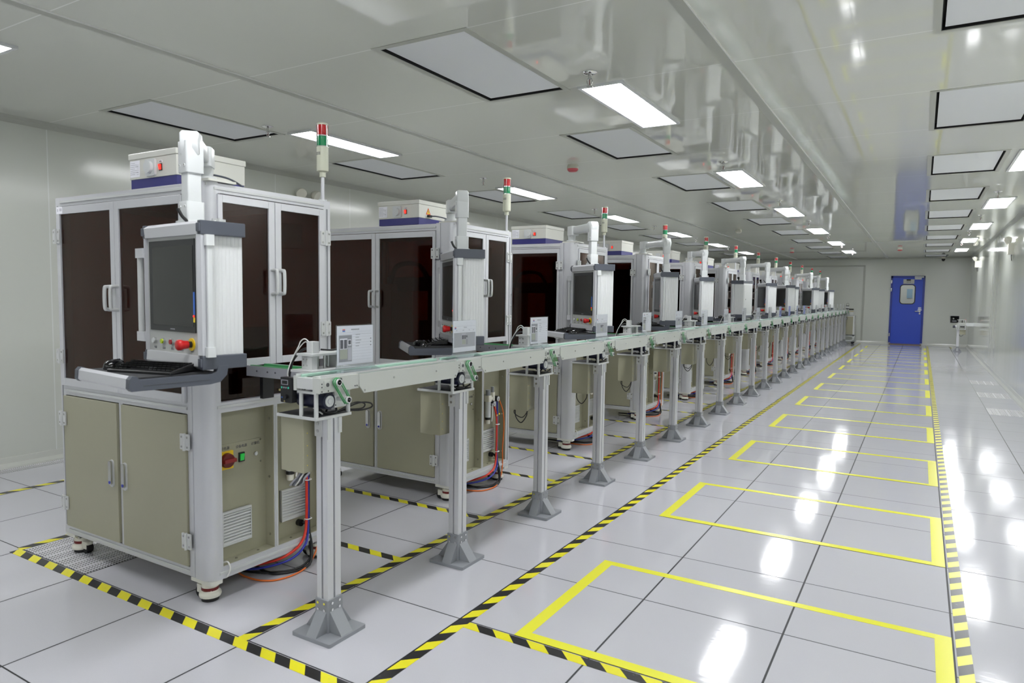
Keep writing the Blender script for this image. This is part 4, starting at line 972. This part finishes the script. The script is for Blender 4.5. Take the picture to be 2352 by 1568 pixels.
for k, y in enumerate(SY):
    if y > 21.2: break
    if k % 2 == 0: o = sA if not usedA else copy_tree(sA); usedA = True
    else: o = sB if not usedB else copy_tree(sB); usedB = True
    o.location = (-.372, y, 1.0595); o.rotation_euler = (0, 0, [0, .02, -.02, .01][k % 4])
    tag(o, ('nearest acrylic sign holder, its sheet showing a picture at left and ruled lines' if k == 0 else 'second acrylic sign holder, its sheet with a grey picture in the middle' if k == 1 else '%s acrylic sign holder standing on the conveyor, counting from the camera' % ORD[k]), 'sign holder', 'acrylic sign holders on the belt')

# ------------------------------------------------------------------ end cart and lone stand
r = empty('equipment_cart', (-.31, 21.55, 0)); b = MB()
for x in (-.18, .14):
    for y in (-.18, .18): b.box(x-.0, x+.04, y-.02, y+.02, .08, .86, WHITE)
b.box(-.18, .18, -.20, .20, .855, .88, WHITE); b.box(-.18, .18, -.2, .2, .26, .285, WHITE)
b.prism(rrect(-.18, .18, .10, .26, .0, 1), 'y', -.2, -.195, WHITE) if False else None
b.box(-.18, .18, -.2, -.19, .235, .29, WHITE); b.box(-.18, .18, -.2, -.19, .09, .12, WHITE); b.build('frame', r)
MB().box(-.14, .14, -.195, -.185, .29, .855, BEIGE).build('side_panel', r); MB().box(.165, .175, -.18, .18, .29, .855, BEIGE_L).build('side_panel', r); MB().box(-.14, .14, .18, .19, .29, .855, BEIGE).build('side_panel', r)
b = MB(); b.cyl((-.05, .785), .036, -.215, -.195, 'y', BLACK); b.cyl((-.05, .785), .026, -.218, -.215, 'y', PANELG); b.build('pressure_gauge', r)
for x in (-.14, .14):
    for y in (-.16, .16): MB().cyl((y, .035), .035, x-.012, x+.012, 'x', RUBBER, 16).build('castor_wheel', r) if False else MB().cyl((x, .038), .038, y-.014, y+.014, 'y', RUBBER, 16).build('castor_wheel', r)
MB().box(-.17, .17, -.17, .17, .07, .09, WHITE).build('bottom_rail', r)
tag(r, 'white framed wheeled cart with beige panel at the far end of the conveyor', 'cart')
r = empty('pneumatic_press', (-.31, 21.55, .88)); b = MB(); b.box(-.15, .15, -.12, .12, 0, .012, STEEL); b.box(-.09, .0, -.05, .05, .012, .10, ALU_W); b.cyl((-.045, .0), .02, .10, .20, 'z', ALU_W); b.build('press_body', r)
b = MB(); b.box(-.09, .0, -.05, .05, .20, .225, BLACK); b.box(-.085, -.005, -.04, .04, .225, .29, ALU_W); b.box(-.09, .0, -.05, .05, .29, .31, BLACK); b.build('press_head', r)
b = MB(); b.box(.0, .13, -.03, .04, .17, .215, BLACK); b.box(.0, .13, -.03, .04, .12, .14, BRASS); b.rbox(.02, .13, -.06, .06, .012, .11, .01, ALU_W); b.build('side_block', r)
b = MB(); b.tube([(-.075, 0, .31), (-.078, 0, .36), (-.045, 0, .385), (-.012, 0, .36), (-.015, 0, .31)], .004, BLKH); b.build('air_tube', r)
tag(r, 'small black and silver pneumatic press standing on the wheeled cart', 'press')
# lone stand by the far right corner, belt leading into the right wall
r = empty('side_conveyor_stand', (2.52, 19.95, 0)); b = MB(); b.rbox(-.10, .10, -.10, .10, 0, .015, .008, MGREY); b.rbox(-.036, .036, -.036, .036, .013, .14, .004, MGREY)
for s in (-1, 1): b.prism([(s*.034, .015), (s*.095, .015), (s*.034, .10)] if s > 0 else [(-.095, .015), (-.034, .015), (-.034, .10)], 'y', -.024, .024, MGREY); b.prism([(s*.034, .015), (s*.095, .015), (s*.034, .10)] if s > 0 else [(-.095, .015), (-.034, .015), (-.034, .10)], 'x', -.024, .024, MGREY)
b.build('foot', r); MB().box(-.03, .03, -.03, .03, .14, .60, ALU).build('pole', r)
b = MB(); b.box(-.05, .17, -.09, .09, .60, .612, ALU_W); b.box(-.05, .17, -.09, -.08, .70, .712, ALU_W); b.box(-.05, .17, .08, .09, .70, .712, ALU_W); b.box(-.03, .15, -.09, .09, .86, .872, ALU_W); b.build('shelf', r)
for x, y in ((-.04, -.08), (.0, -.08), (.16, -.08), (.16, .08), (-.04, .08)): MB().cyl((x, y), .008, .612, .865 if x in (.0, .16) else .74, 'z', ALU_W, 12).build('post', r)
b = MB(); b.cyl((0, .68), .035, -.13, -.05, 'x', MOTOR, 20); b.cyl((0, .68), .036, -.07, -.045, 'x', WHITE, 20); b.box(.04, .14, -.05, .05, .665, .71, BLACK); b.build('motor', r)
b = MB(); b.box(-.03, .19, -.085, -.08, .735, .79, CONVW); b.box(-.03, .19, .08, .085, .735, .79, CONVW); b.prism([(.17, .79), (.17, .73), (.20, .70), (.34, .70), (.34, .79)], 'y', -.09, .09, WHITE); b.build('belt_cover', r)
MB().box(.03, .17, -.06, .06, .47, .60, BEIGE).build('control_box', r)
b = MB(); b.tube([(.04, 0, .47), (.04, -.02, .435), (.08, -.02, .425), (.11, 0, .45), (.12, 0, .47)], .006, BLKH); b.build('looped_cable', r)
b = MB(); b.tube([(.14, -.05, .872), (.16, -.05, .88), (.17, -.05, .84), (.165, -.05, .79)], .004, REDH); b.cyl((.08, -.02), .01, .79, .86, 'z', BLACK, 10); b.build('tubing', r)
tag(r, 'lone short conveyor stand in the far right corner, feeding into the right wall', 'conveyor')
# wall hatch
r = empty('wall_hatch', (2.5, YF, .825)); b = MB(); hx, hz = .118, .103
for a in ((-hx-.01, -hx, -hz-.01, hz+.01), (hx, hx+.01, -hz-.01, hz+.01), (-hx, hx, -hz-.01, -hz), (-hx, hx, hz, hz+.01)): b.box(a[0], a[1], -.01, .02, a[2], a[3], ALU_W)
b.build('hatch_frame', r); b = MB(); b.box(-.16, .16, .30, .31, -.15, .15, SLOT); b.box(-.16, -.15, .06, .31, -.15, .15, SLOT); b.box(.15, .16, .06, .31, -.15, .15, SLOT); b.box(-.16, .16, .06, .31, -.15, -.14, SLOT); b.box(-.16, .16, .06, .31, .14, .15, SLOT); b.build('hatch_liner', r)
b = MB(); b.box(-.10, -.07, .10, .2, -.09, .08, BLACK); b.cyl((-.02, .02), .022, .08, .2, 'y', STEEL); b.box(-.05, .06, .1, .2, -.08, -.03, MGREY); b.tube([(-.09, .1, .05), (-.03, .08, .075), (.04, .1, .03), (.07, .12, -.05)], .008, BLKH); b.build('hatch_mechanism', r)
tag(r, 'small square opening with machinery inside, in the far wall right of the blue door', 'hatch')

# ------------------------------------------------------------------ light, world, camera
wd = bpy.data.worlds.new('World'); SC.world = wd; wd.use_nodes = True
wd.node_tree.nodes['Background'].inputs[0].default_value = (.5, .5, .5, 1); wd.node_tree.nodes['Background'].inputs[1].default_value = .0
f, yaw, pitch, roll = 1576.51, -.5365, -.0675, .0132
cy, sy_, cp, sp2, cr, sr = math.cos(yaw), math.sin(yaw), math.cos(pitch), math.sin(pitch), math.cos(roll), math.sin(roll)
fwd = Vector((sy_*cp, cy*cp, sp2)); rt = Vector((cy, -sy_, 0)); up = rt.cross(fwd)
r2, u2 = cr*rt+sr*up, -sr*rt+cr*up
cam = bpy.data.cameras.new('Camera'); co = bpy.data.objects.new('Camera', cam); COL.objects.link(co)
co.matrix_world = Matrix(((r2.x, u2.x, -fwd.x, 1.6287), (r2.y, u2.y, -fwd.y, -2.3368), (r2.z, u2.z, -fwd.z, 1.3791), (0, 0, 0, 1)))
cam.sensor_fit = 'HORIZONTAL'; cam.sensor_width = 36; cam.lens = f*36/W; cam.clip_start = .05; cam.clip_end = 100
cam.dof.use_dof = True; cam.dof.focus_distance = 5.2; cam.dof.aperture_fstop = 4.5
SC.camera = co
SC.view_settings.view_transform = 'Standard'; SC.view_settings.look = 'None'; SC.view_settings.gamma = 1; SC.view_settings.exposure = 0.98
SC.view_settings.use_curve_mapping = False
SC.cycles.use_denoising = True; SC.cycles.max_bounces = 10; SC.cycles.diffuse_bounces = 5; SC.cycles.glossy_bounces = 5; SC.cycles.transparent_max_bounces = 12
SC.cycles.sample_clamp_indirect = 6; SC.cycles.caustics_reflective = False; SC.cycles.caustics_refractive = False
